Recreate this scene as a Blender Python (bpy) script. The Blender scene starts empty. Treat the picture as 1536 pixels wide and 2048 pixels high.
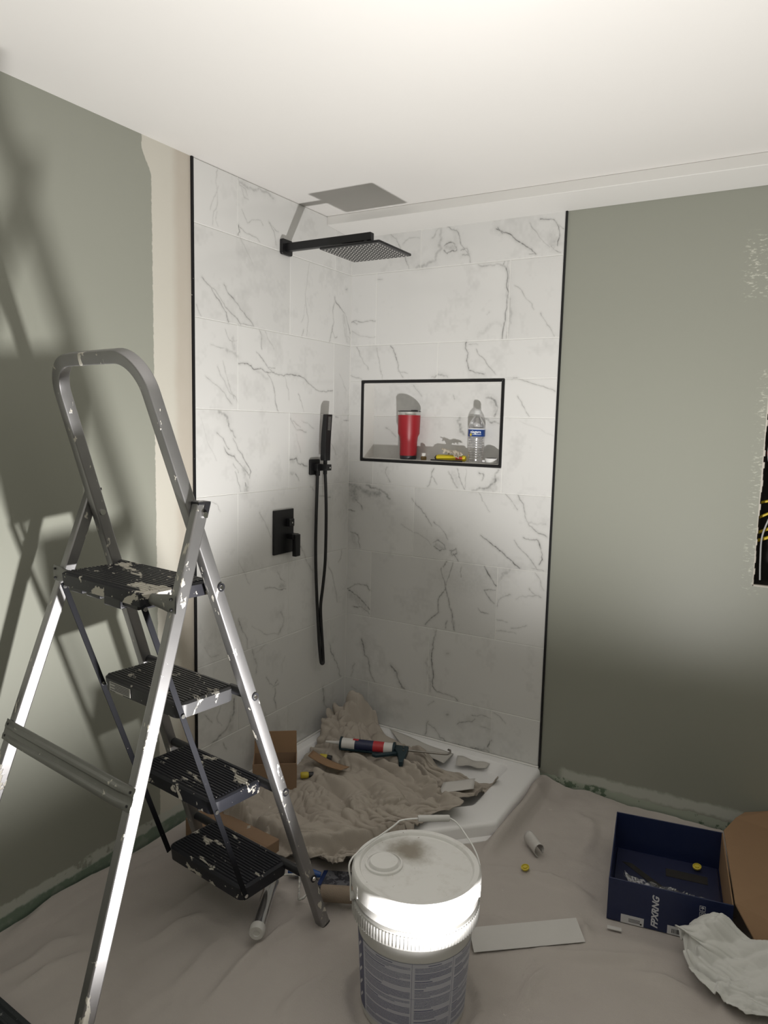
import bpy, bmesh, math, random
import numpy as np
from mathutils import Vector, Matrix, Euler

# ------------------------------------------------------------------ camera, world, light, exposure
SC = bpy.context.scene
COL = SC.collection
cam_d = bpy.data.cameras.new('camera')
cam = bpy.data.objects.new('camera', cam_d); COL.objects.link(cam)
cam.location = (1.82558, -2.76801, 1.44692)
cam.rotation_euler = (1.4522994, -0.0227017, 0.5354421)
cam_d.sensor_fit = 'VERTICAL'; cam_d.sensor_height = 24.0
cam_d.lens = 1453.607 / 2048 * 24.0
cam_d.clip_start = 0.02
SC.camera = cam

w = bpy.data.worlds.new('world'); SC.world = w; w.use_nodes = True
w.node_tree.nodes['Background'].inputs[0].default_value = (0.9, 0.85, 0.8, 1)
w.node_tree.nodes['Background'].inputs[1].default_value = 0.05

LAMP = Vector((1.36, -1.555, 0.20))
LAMP_AXIS = Vector((-0.03, -0.13, 1.0)).normalized()
ld = bpy.data.lights.new('work_lamp_beam', 'SPOT')
ld.energy = 283; ld.color = (1.0, 0.975, 0.95)
ld.spot_size = math.radians(176); ld.spot_blend = 0.6; ld.shadow_soft_size = 0.055
lo = bpy.data.objects.new('work_lamp_beam', ld); COL.objects.link(lo)
lo.location = LAMP + LAMP_AXIS * 0.004
lo.rotation_euler = LAMP_AXIS.to_track_quat('-Z', 'Y').to_euler()

SC.view_settings.view_transform = 'Standard'; SC.view_settings.look = 'None'
SC.view_settings.exposure = 0.0; SC.view_settings.gamma = 1.0
SC.view_settings.use_curve_mapping = False
random.seed(7); RNG = np.random.default_rng(7)

# ------------------------------------------------------------------ node / material helpers
class NT:
    def __init__(s, name):
        s.m = bpy.data.materials.new(name); s.m.use_nodes = True
        s.t = s.m.node_tree; s.b = s.t.nodes['Principled BSDF']
    def n(s, typ, **k):
        nd = s.t.nodes.new('ShaderNode' + typ)
        for a, v in k.items(): setattr(nd, a, v)
        return nd
    def put(s, sock, v):
        if hasattr(v, 'links') or hasattr(v, 'is_linked'): s.t.links.new(v, sock)
        elif isinstance(v, (tuple, list)):
            sock.default_value = tuple(v) + ((1,) if len(v) == 3 and len(sock.default_value) == 4 else ())
        else: sock.default_value = v
    def set(s, **k):
        for a, v in k.items(): s.put(s.b.inputs[a.replace('_', ' ')], v)
    def math(s, op, a, b=0.0, c=None, clamp=False):
        nd = s.n('Math', operation=op); nd.use_clamp = clamp
        s.put(nd.inputs[0], a); s.put(nd.inputs[1], b)
        if c is not None: s.put(nd.inputs[2], c)
        return nd.outputs[0]
    def mix(s, f, a, b):
        nd = s.n('Mix', data_type='RGBA')
        s.put(nd.inputs[0], f); s.put(nd.inputs[6], a); s.put(nd.inputs[7], b)
        return nd.outputs[2]
    def noise(s, scale, detail=2.0, rough=0.5, vec=None, dist=0.0):
        nd = s.n('TexNoise'); nd.inputs['Scale'].default_value = scale
        nd.inputs['Detail'].default_value = detail; nd.inputs['Roughness'].default_value = rough
        nd.inputs['Distortion'].default_value = dist
        if vec is not None: s.t.links.new(vec, nd.inputs['Vector'])
        return nd.outputs['Fac']
    def step(s, v, lo, hi):                       # 0 below lo, 1 above hi
        nd = s.n('MapRange'); nd.interpolation_type = 'SMOOTHSTEP'
        s.put(nd.inputs[0], v); nd.inputs[1].default_value = lo; nd.inputs[2].default_value = hi
        return nd.outputs[0]
    def pos(s):
        if not hasattr(s, '_p'): s._p = s.n('NewGeometry').outputs['Position']
        return s._p
    def xyz(s):
        if not hasattr(s, '_x'):
            nd = s.n('SeparateXYZ'); s.t.links.new(s.pos(), nd.inputs[0]); s._x = nd.outputs
        return s._x
    def obj(s): return s.n('TexCoord').outputs['Object']
    def scaled(s, vec, sc):
        nd = s.n('Mapping'); s.t.links.new(vec, nd.inputs[0]); nd.inputs['Scale'].default_value = sc
        return nd.outputs[0]
    def bump(s, h, strength=0.3, dist=0.002):
        nd = s.n('Bump'); nd.inputs['Strength'].default_value = strength; nd.inputs['Distance'].default_value = dist
        s.t.links.new(h, nd.inputs['Height']); s.t.links.new(nd.outputs[0], s.b.inputs['Normal'])
    def inbox(s, c, lo, hi, soft, jitter=None):   # 1 inside lo..hi of coordinate c
        v = c if jitter is None else s.math('ADD', c, jitter)
        return s.math('MULTIPLY', s.step(v, lo - soft, lo + soft), s.math('SUBTRACT', 1.0, s.step(v, hi - soft, hi + soft)))
    def jit(s, scale, amp, detail=4):
        return s.math('MULTIPLY', s.math('SUBTRACT', s.noise(scale, detail, 0.6, s.pos()), 0.5), amp)

def thin_film(name, tint=(0.97, 0.97, 0.98), k=0.10, rough=0.08, bump=0.0, bs=90):
    N = NT(name); tr = N.n('BsdfTransparent'); tr.inputs[0].default_value = tint + (1,)
    gl = N.n('BsdfGlossy'); gl.inputs['Roughness'].default_value = rough; gl.inputs['Color'].default_value = (1, 1, 1, 1)
    lw = N.n('LayerWeight'); lw.inputs['Blend'].default_value = 0.45
    f = N.math('ADD', N.math('MULTIPLY', lw.outputs['Facing'], 0.55), k, clamp=True)
    if bump:
        b = N.n('Bump'); b.inputs['Strength'].default_value = bump; b.inputs['Distance'].default_value = 0.004
        N.t.links.new(N.noise(bs, 4, 0.6, N.obj()), b.inputs['Height'])
        N.t.links.new(b.outputs[0], gl.inputs['Normal']); N.t.links.new(b.outputs[0], lw.inputs['Normal'])
    mx = N.n('MixShader'); N.t.links.new(f, mx.inputs[0]); N.t.links.new(tr.outputs[0], mx.inputs[1]); N.t.links.new(gl.outputs[0], mx.inputs[2])
    N.t.links.new(mx.outputs[0], N.t.nodes['Material Output'].inputs['Surface']); N.t.nodes.remove(N.b)
    return N.m
def plain(name, col, rough=0.5, metal=0.0, var=0.06, vs=20.0, bump=0.0, bs=120.0, **k):
    N = NT(name); o = N.obj()
    f = N.noise(vs, 4, 0.6, o)
    a = tuple(max(0, c * (1 - var)) for c in col); b = tuple(min(1, c * (1 + var)) for c in col)
    N.set(Base_Color=N.mix(f, a, b), Roughness=rough, Metallic=metal)
    if bump: N.bump(N.noise(bs, 3, 0.6, o), bump, 0.002)
    for a_, v in k.items(): N.set(**{a_: v})
    return N.m

def splat(name, col, paint, rough=0.4, metal=0.0, s1=18, t1=0.63, s2=70, t2=0.68, streak=None, prough=0.6, spec=0.3):
    N = NT(name); o = N.obj()
    v = N.scaled(o, streak) if streak else o
    a = N.step(N.noise(s1, 5, 0.62, v, 0.4), t1, t1 + 0.02)
    b = N.step(N.noise(s2, 3, 0.55, v), t2, t2 + 0.02)
    m = N.math('MAXIMUM', a, b)
    base = N.mix(N.noise(9, 4, 0.6, o), tuple(c * 0.8 for c in col), tuple(min(1, c * 1.15) for c in col))
    N.set(Base_Color=N.mix(m, base, paint), Roughness=N.mix(m, (rough,)*3, (prough,)*3),
          Metallic=N.math('MULTIPLY', N.math('SUBTRACT', 1.0, m), metal), Specular_IOR_Level=spec)
    N.bump(m, 0.5, 0.0015)
    return N.m

# ------------------------------------------------------------------ mesh helpers
class MB:
    def __init__(s): s.v = []; s.f = []; s.uv = {}
    def add(s, vs, fs):
        o = len(s.v); s.v += [tuple(p) for p in vs]; s.f += [tuple(i + o for i in f) for f in fs]; return s
    def hexa(s, p):                                # 8 points: bottom 4 ccw, top 4 ccw
        return s.add(p, [(3, 2, 1, 0), (4, 5, 6, 7), (0, 1, 5, 4), (1, 2, 6, 5), (2, 3, 7, 6), (3, 0, 4, 7)])
    def box(s, x0, x1, y0, y1, z0, z1):
        return s.hexa([(x0, y0, z0), (x1, y0, z0), (x1, y1, z0), (x0, y1, z0), (x0, y0, z1), (x1, y0, z1), (x1, y1, z1), (x0, y1, z1)])
    def beam(s, a, b, w, h, up=(0, 0, 1)):          # rectangular bar from a to b
        a = Vector(a); b = Vector(b); d = (b - a).normalized(); up = Vector(up)
        x = d.cross(up).normalized(); y = x.cross(d).normalized()
        q = [(-w/2, -h/2), (w/2, -h/2), (w/2, h/2), (-w/2, h/2)]
        return s.hexa([a + x*i + y*j for i, j in q] + [b + x*i + y*j for i, j in q])
    def tube(s, pts, r, n=12, caps=True):
        pts = [Vector(p) for p in pts]; rs = r if isinstance(r, (list, tuple)) else [r] * len(pts)
        ref = None; rings = []
        for i, p in enumerate(pts):
            d = (pts[min(i+1, len(pts)-1)] - pts[max(i-1, 0)]).normalized()
            if ref is None:
                ref = d.orthogonal().normalized()
            ref = (ref - d * ref.dot(d)).normalized(); b = d.cross(ref)
            rings.append([p + (ref*math.cos(2*math.pi*k/n) + b*math.sin(2*math.pi*k/n)) * rs[i] for k in range(n)])
        vs = [q for rg in rings for q in rg]; fs = []
        for i in range(len(pts)-1):
            for k in range(n):
                fs.append((i*n+k, i*n+(k+1) % n, (i+1)*n+(k+1) % n, (i+1)*n+k))
        if caps: fs += [tuple(range(n-1, -1, -1)), tuple((len(pts)-1)*n+k for k in range(n))]
        return s.add(vs, fs)
    def lathe(s, prof, n=48, c=(0, 0, 0), close=True):
        vs = []; fs = []; m = len(prof)
        for k in range(n):
            a = 2*math.pi*k/n
            for r, z in prof: vs.append((c[0]+r*math.cos(a), c[1]+r*math.sin(a), c[2]+z))
        for k in range(n):
            k2 = (k+1) % n
            for i in range(m-1): fs.append((k*m+i, k2*m+i, k2*m+i+1, k*m+i+1))
        o = len(s.v); s.add(vs, fs)
        if close:
            if prof[0][0] > 1e-5: s.f.append(tuple(o + k*m for k in range(n-1, -1, -1)))
            if prof[-1][0] > 1e-5: s.f.append(tuple(o + k*m + m-1 for k in range(n)))
        return s
    def prism(s, poly, z0, z1):
        n = len(poly)
        return s.add([(x, y, z0) for x, y in poly] + [(x, y, z1) for x, y in poly],
                     [tuple(range(n-1, -1, -1)), tuple(range(n, 2*n))] + [(i, (i+1) % n, n+(i+1) % n, n+i) for i in range(n)])
    def grid(s, P):                                # P [nu][nv] of points
        nu = len(P); nv = len(P[0])
        return s.add([p for r in P for p in r], [(i*nv+j, (i+1)*nv+j, (i+1)*nv+j+1, i*nv+j+1) for i in range(nu-1) for j in range(nv-1)])
    def xf(s, M):
        s.v = [tuple(M @ Vector(p)) for p in s.v]; return s
    def build(s, name, mat, parent=None, smooth=None, bevel=0.0, seg=2, solid=0.0, offs=0.0, clean=False):
        me = bpy.data.meshes.new(name); me.from_pydata(s.v, [], s.f); me.update()
        bm = bmesh.new(); bm.from_mesh(me)
        if clean: bmesh.ops.remove_doubles(bm, verts=bm.verts, dist=1e-6)
        bmesh.ops.recalc_face_normals(bm, faces=bm.faces); bm.to_mesh(me); bm.free()
        for mm in (mat if isinstance(mat, (list, tuple)) else [mat]): me.materials.append(mm)
        if smooth is not None:
            me.polygons.foreach_set('use_smooth', [True] * len(me.polygons))
            if smooth < 179: me.set_sharp_from_angle(angle=math.radians(smooth))
        o = bpy.data.objects.new(name, me); COL.objects.link(o)
        if parent is not None: o.parent = parent
        if bevel:
            md = o.modifiers.new('bevel', 'BEVEL'); md.width = bevel; md.segments = seg; md.limit_method = 'ANGLE'; md.angle_limit = math.radians(40)
            if smooth is None:
                me.polygons.foreach_set('use_smooth', [True] * len(me.polygons)); me.set_sharp_from_angle(angle=math.radians(50))
        if solid:
            md = o.modifiers.new('solid', 'SOLIDIFY'); md.thickness = solid; md.offset = offs
        return o

def empty(name, loc=(0, 0, 0), rz=0.0, rot=None):
    o = bpy.data.objects.new(name, None); COL.objects.link(o); o.location = loc
    o.rotation_euler = rot if rot else (0, 0, rz); o.empty_display_size = 0.05
    return o
def tag(o, label, cat, group=None):
    o['label'] = label; o['category'] = cat
    if group: o['group'] = group
    return o
def struct(o): o['kind'] = 'structure'; return o
def rpoly(pts, r, n=6):                              # polygon with rounded corners
    out = []; N = len(pts)
    for i in range(N):
        p = Vector(pts[i]); a = (Vector(pts[i-1]) - p); b = (Vector(pts[(i+1) % N]) - p)
        la, lb = a.length, b.length; a.normalize(); b.normalize()
        ang = a.angle(b); d = min(r / math.tan(ang/2), la*0.45, lb*0.45); rr = d * math.tan(ang/2)
        c = p + (a + b).normalized() * (rr / math.sin(ang/2))
        s0 = p + a*d - c; s1 = p + b*d - c
        for k in range(n+1):
            a0 = math.atan2(s0.y, s0.x); da = (math.atan2(s1.y, s1.x) - a0 + math.pi) % (2*math.pi) - math.pi
            out.append((c.x + rr*math.cos(a0 + da*k/n), c.y + rr*math.sin(a0 + da*k/n)))
    return out
def text_mesh(name, body, size, mat, parent, M, shear=0.0, extrude=0.0006, bold=0.0, align='CENTER'):
    cu = bpy.data.curves.new(name, 'FONT'); cu.body = body; cu.size = size; cu.shear = shear
    cu.align_x = align; cu.align_y = 'CENTER'; cu.extrude = extrude; cu.offset = bold; cu.resolution_u = 3
    to = bpy.data.objects.new(name + '_curve', cu); COL.objects.link(to)
    dg = bpy.context.evaluated_depsgraph_get()
    me = bpy.data.meshes.new_from_object(to.evaluated_get(dg)); bpy.data.objects.remove(to); bpy.data.curves.remove(cu)
    me.materials.clear(); me.materials.append(mat); me.transform(M)
    o = bpy.data.objects.new(name, me); COL.objects.link(o); o.parent = parent
    return o
def frame(o, x, y):                                  # matrix from origin and two axes
    x = Vector(x).normalized(); y = Vector(y); y = (y - x*y.dot(x)).normalized(); z = x.cross(y)
    M = Matrix(((x[0], y[0], z[0], o[0]), (x[1], y[1], z[1], o[1]), (x[2], y[2], z[2], o[2]), (0, 0, 0, 1)))
    return M
def vnoise(shape, cells, rng):                       # smooth value noise on a grid
    gy, gx = cells; g = rng.random((gy+2, gx+2))
    y = np.linspace(0, gy, shape[0], endpoint=False); x = np.linspace(0, gx, shape[1], endpoint=False)
    yi = y.astype(int); xi = x.astype(int); fy = (y-yi)[:, None]; fx = (x-xi)[None]
    fy = fy*fy*(3-2*fy); fx = fx*fx*(3-2*fx)
    a = g[yi][:, xi]; b = g[yi][:, xi+1]; c = g[yi+1][:, xi]; d = g[yi+1][:, xi+1]
    return (a*(1-fx)+b*fx)*(1-fy)+(c*(1-fx)+d*fx)*fy

def folds(shape, rng, cells=5, octs=5):
    """Meandering cloth folds: rounded tops, sharp valleys, fading in and out."""
    nu, nv = shape; U, V = np.meshgrid(np.arange(nu)/nu, np.arange(nv)/nu, indexing='ij'); H = np.zeros(shape)
    for k, (amp, mul) in enumerate(((1.0, 1.0), (.8, 1.5), (.5, 2.6), (.28, 4.5), (.12, 8.0))[:octs]):
        for r in range(2):
            th = rng.uniform(0, np.pi); cc = max(2, int(cells*mul*0.55)); c2 = max(2, int(cc*nv/nu))
            w1 = vnoise(shape, (cc, c2), rng) - .5; w2 = vnoise(shape, (cc*2, c2*2), rng) - .5
            ph = (U*np.cos(th) + V*np.sin(th))*cells*mul + 1.9*w1 + .5*w2
            f = np.abs(np.sin(np.pi*ph)); env = np.clip(vnoise(shape, (cc, c2), rng)*2.4 - .8, 0, 1)
            H += amp*f*env
    return H
def drape(P, ground, amp, seed, cells, lift=0.003, lean=0.5, mask=None, octs=5):
    rng = np.random.default_rng(seed); H = folds(P.shape[:2], rng, cells, octs) * amp
    if mask is not None: H = H * mask
    Q = P.copy(); sh = P.shape[:2]; c = max(2, int(cells*.5))
    Q[..., 0] += (vnoise(sh, (c, c), rng) - .5) * lean * H * 2; Q[..., 1] += (vnoise(sh, (c, c), rng) - .5) * lean * H * 2
    Q[..., 2] = ground(Q[..., 0], Q[..., 1]) + lift + H
    return Q
def crumple(P0, over, ground, steps=160, iters=3, seed=1, tether=0.02, bend=0.35, jit=0.012, grav=0.0006, wts=None, cells=5):
    """A small position-based cloth solver: an over-long cloth settles into folds on the ground below it."""
    rng = np.random.default_rng(seed); nu, nv = P0.shape[:2]
    P = P0.copy(); ref = P0.copy()
    P[..., 2] += jit * folds((nu, nv), rng, cells) + 0.002
    V = np.zeros_like(P)
    pairs = []
    def add(a, b, k, f): pairs.append((a, b, np.linalg.norm(P0[a] - P0[b], axis=-1), k, f))
    S = slice
    for st in (0, 1):
        e = (nu - 1 - st) // 2 * 2 + st
        add((S(st, e, 2), S(None)), (S(st+1, e+1, 2), S(None)), 1.0, 1)
        e = (nv - 1 - st) // 2 * 2 + st
        add((S(None), S(st, e, 2)), (S(None), S(st+1, e+1, 2)), 1.0, 1)
    for st in (0, 1):
        e = (nu - 1 - st) // 2 * 2 + st
        add((S(st, e, 2), S(0, nv-1)), (S(st+1, e+1, 2), S(1, nv)), 0.25, 1)
        add((S(st, e, 2), S(1, nv)), (S(st+1, e+1, 2), S(0, nv-1)), 0.25, 1)
    for k in (3,):
        add((S(0, nu-k), S(None)), (S(k, nu), S(None)), bend*0.5, k)
        add((S(None), S(0, nv-k)), (S(None), S(k, nv)), bend*0.5, k)
    for it in range(steps):
        gr = 1 + (over - 1) * min(1.0, it / (steps * 0.6))
        V *= 0.9; V[..., 2] -= grav
        old = P.copy(); P = P + V
        for _ in range(iters):
            for a, b, L, k, kk in pairs:
                d = P[b] - P[a]; l = np.linalg.norm(d, axis=-1) + 1e-9
                c = (k * 0.5 * (l - L * gr) / l)[..., None] * d
                if kk > 1: c = np.where((l < L * gr)[..., None], c * 0.25, c * 0)
                P[a] += c; P[b] -= c
            h = ground(P[..., 0], P[..., 1]); under = P[..., 2] < h
            P[..., 2] = np.where(under, h, P[..., 2])
        t = tether if wts is None else tether * wts
        P[..., :2] += (ref[..., :2] - P[..., :2]) * (t if np.isscalar(t) else t[..., None])
        V = P - old
        V[under] *= 0.5
        sp = np.linalg.norm(V, axis=-1, keepdims=True); V *= np.minimum(1, 0.01 / (sp + 1e-9))
    return P
def relax(P, n=1, k=0.5):
    for _ in range(n):
        Q = P.copy(); Q[1:-1, 1:-1] = (P[:-2, 1:-1] + P[2:, 1:-1] + P[1:-1, :-2] + P[1:-1, 2:]) / 4
        P = P * (1-k) + Q * k
    return P
def quadgrid(c, nu, nv):
    u = np.linspace(0, 1, nu)[:, None, None]; v = np.linspace(0, 1, nv)[None, :, None]
    c = [np.array(x, float) for x in c]
    return (c[0]*(1-v) + c[1]*v)*(1-u) + (c[3]*(1-v) + c[2]*v)*u
def np_build(P, name, mat, parent=None, solid=0.0, uv=True):
    nu, nv = P.shape[:2]; idx = np.arange(nu*nv).reshape(nu, nv)
    F = np.stack([idx[:-1, :-1], idx[1:, :-1], idx[1:, 1:], idx[:-1, 1:]], -1).reshape(-1, 4)
    me = bpy.data.meshes.new(name); me.from_pydata(P.reshape(-1, 3).tolist(), [], F.tolist()); me.update()
    me.polygons.foreach_set('use_smooth', [True]*len(me.polygons)); me.materials.append(mat)
    o = bpy.data.objects.new(name, me); COL.objects.link(o)
    if parent: o.parent = parent
    if solid:
        md = o.modifiers.new('solid', 'SOLIDIFY'); md.thickness = solid; md.offset = 1
    return o

# ------------------------------------------------------------------ marble print: traced veins painted into a generated picture
VL=[];VB=[];VN=[]
VL=[(3,0.3,[837,2297,839,2217,857,2155,863,2110]),(3,0.3,[835,2243,846,2215,873,2158]),(3,0.25,[841,2159,847,2128,836,2112]),(4,0.45,[738,2300,727,2278,698,2274,686,2255]),(14,0.4,[727,2289,674,2281,626,2294,576,2295,540,2282]),(3,0.3,[721,2275,704,2243,680,2241]),(3,0.35,[715,2198,686,2159,613,2185,600,2172]),(5,0.9,[733,2141,727,2119,736,2106]),(4,0.5,[727,2134,686,2121,637,2120,619,2109]),(4,0.6,[566,2192,536,2163,523,2118]),(4,0.4,[566,2188,510,2169]),(5,0.8,[914,1929,872,1903,829,1862,796,1829,785,1796]),(4,0.6,[872,1903,835,1880,802,1847,756,1823,721,1797]),(5,0.8,[807,1922,785,1895,739,1868,698,1835,652,1801]),(4,0.5,[739,1794,652,1801]),(4,0.6,[940,1834,920,1801]),(3,0.4,[724,2101,686,2056,659,2022]),(3,0.4,[311,2094,325,2013,331,1925,325,1803]),(3,0.3,[338,1924,363,1851]),(4,0.5,[344,1827,358,1795]),(5,0.75,[127,1988,118,1966,48,1930,11,1868,1,1821]),(5,0.7,[126,1970,142,1930,132,1881,144,1842,163,1796]),(4,0.5,[140,1843,122,1817,106,1823]),(4,0.5,[64,1890,45,1835,10,1829]),(8,0.5,[43,2033,32,2039]),(26,0.22,[57,1919,38,1874,27,1813]),(4,0.5,[802,1771,780,1735,739,1740]),(22,0.35,[762,1745,757,1710]),(3,0.4,[874,1710,819,1704,785,1700]),(16,0.4,[797,1700,739,1682]),(5,0.4,[901,1602,864,1580,797,1533,769,1511]),(5,0.4,[842,1638,797,1572,739,1520]),(4,0.4,[814,1660,786,1584,757,1531]),(4,0.8,[621,1793,605,1771,608,1738,605,1722]),(3,0.4,[586,1789,560,1755,533,1729]),(4,0.75,[636,1708,601,1686,572,1660,546,1645]),(5,1,[733,1657,685,1661,649,1642,611,1649,585,1638,546,1641,505,1633,471,1631,450,1639,385,1637,303,1609,240,1585,183,1583,133,1591]),(4,0.7,[578,1639,552,1615,532,1579,525,1536,504,1490]),(3,0.6,[579,1663,526,1657]),(3,0.4,[464,1630,442,1579,438,1540]),(3,0.5,[377,1565,354,1530,339,1495]),(3,0.3,[84,1665,30,1599]),(14,0.25,[636,1638,572,1614]),(14,0.5,[837,1481,803,1470,789,1447]),(8,0.65,[789,1447,781,1423,751,1391]),(4,0.6,[846,1407,815,1387,798,1360,781,1347]),(6,0.9,[810,1356,792,1332,758,1323,722,1289,697,1268,679,1250]),(5,0.8,[763,1387,734,1343,697,1301,666,1262,673,1238]),(5,0.6,[752,1266,740,1233,722,1191]),(4,0.4,[763,1295,734,1261]),(30,0.35,[704,1272,685,1222,691,1193]),(3,0.2,[923,1456,849,1309]),(5,0.7,[697,1222,688,1188]),(5,0.45,[427,1466,390,1422,322,1411]),(4,0.4,[412,1457,360,1431]),(4,0.35,[353,1458,268,1427]),(4,0.3,[390,1404,359,1327]),(8,0.8,[428,1301,388,1305,373,1282,312,1270]),(24,0.35,[421,1292,399,1292]),(20,0.35,[424,1247,402,1246]),(5,0.7,[395,1246,368,1213]),(4,0.7,[43,1465,-1,1466]),(4,0.6,[109,1479,88,1477]),(4,0.4,[158,1404,145,1366,101,1312]),(3,0.4,[932,1162,872,1163,845,1151,831,1126]),(4,0.5,[615,1102,582,1060,548,999]),(4,0.6,[287,1183,267,1165]),(4,0.7,[222,1138,139,1127]),(3,0.3,[734,931,704,879,672,831]),(10,0.4,[384,967,321,888,265,817]),(5,0.5,[45,878,52,839,70,826]),(5,0.6,[505,851,484,820,455,801]),(6,0.8,[581,797,526,791,476,773,448,772]),(30,0.3,[484,788,455,783]),(12,0.4,[483,682,468,618,496,592]),(4,0.3,[659,662,503,594]),(5,0.6,[735,710,722,677,685,616,685,581]),(5,0.45,[167,875,113,772,74,642]),(4,0.4,[915,644,882,598,842,596]),(10,0.45,[659,574,639,524,633,468]),(5,0.6,[572,432,551,398,523,380,502,398]),(6,0.7,[516,369,522,324,508,281]),(4,0.5,[494,381,530,378]),(4,0.3,[573,570,633,549]),(7,0.6,[131,463,112,407,66,347,37,280]),(4,0.25,[452,487,473,422]),(12,0.6,[179,265,169,215,133,151]),(4,0.5,[578,286,571,265]),(14,0.9,[760,401,772,335,820,291,879,270]),(6,0.5,[832,398,849,344,826,319]),(40,0.3,[766,350,778,293]),(5,0.4,[917,393,878,350]),(6,0.5,[821,252,803,219])]
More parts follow.
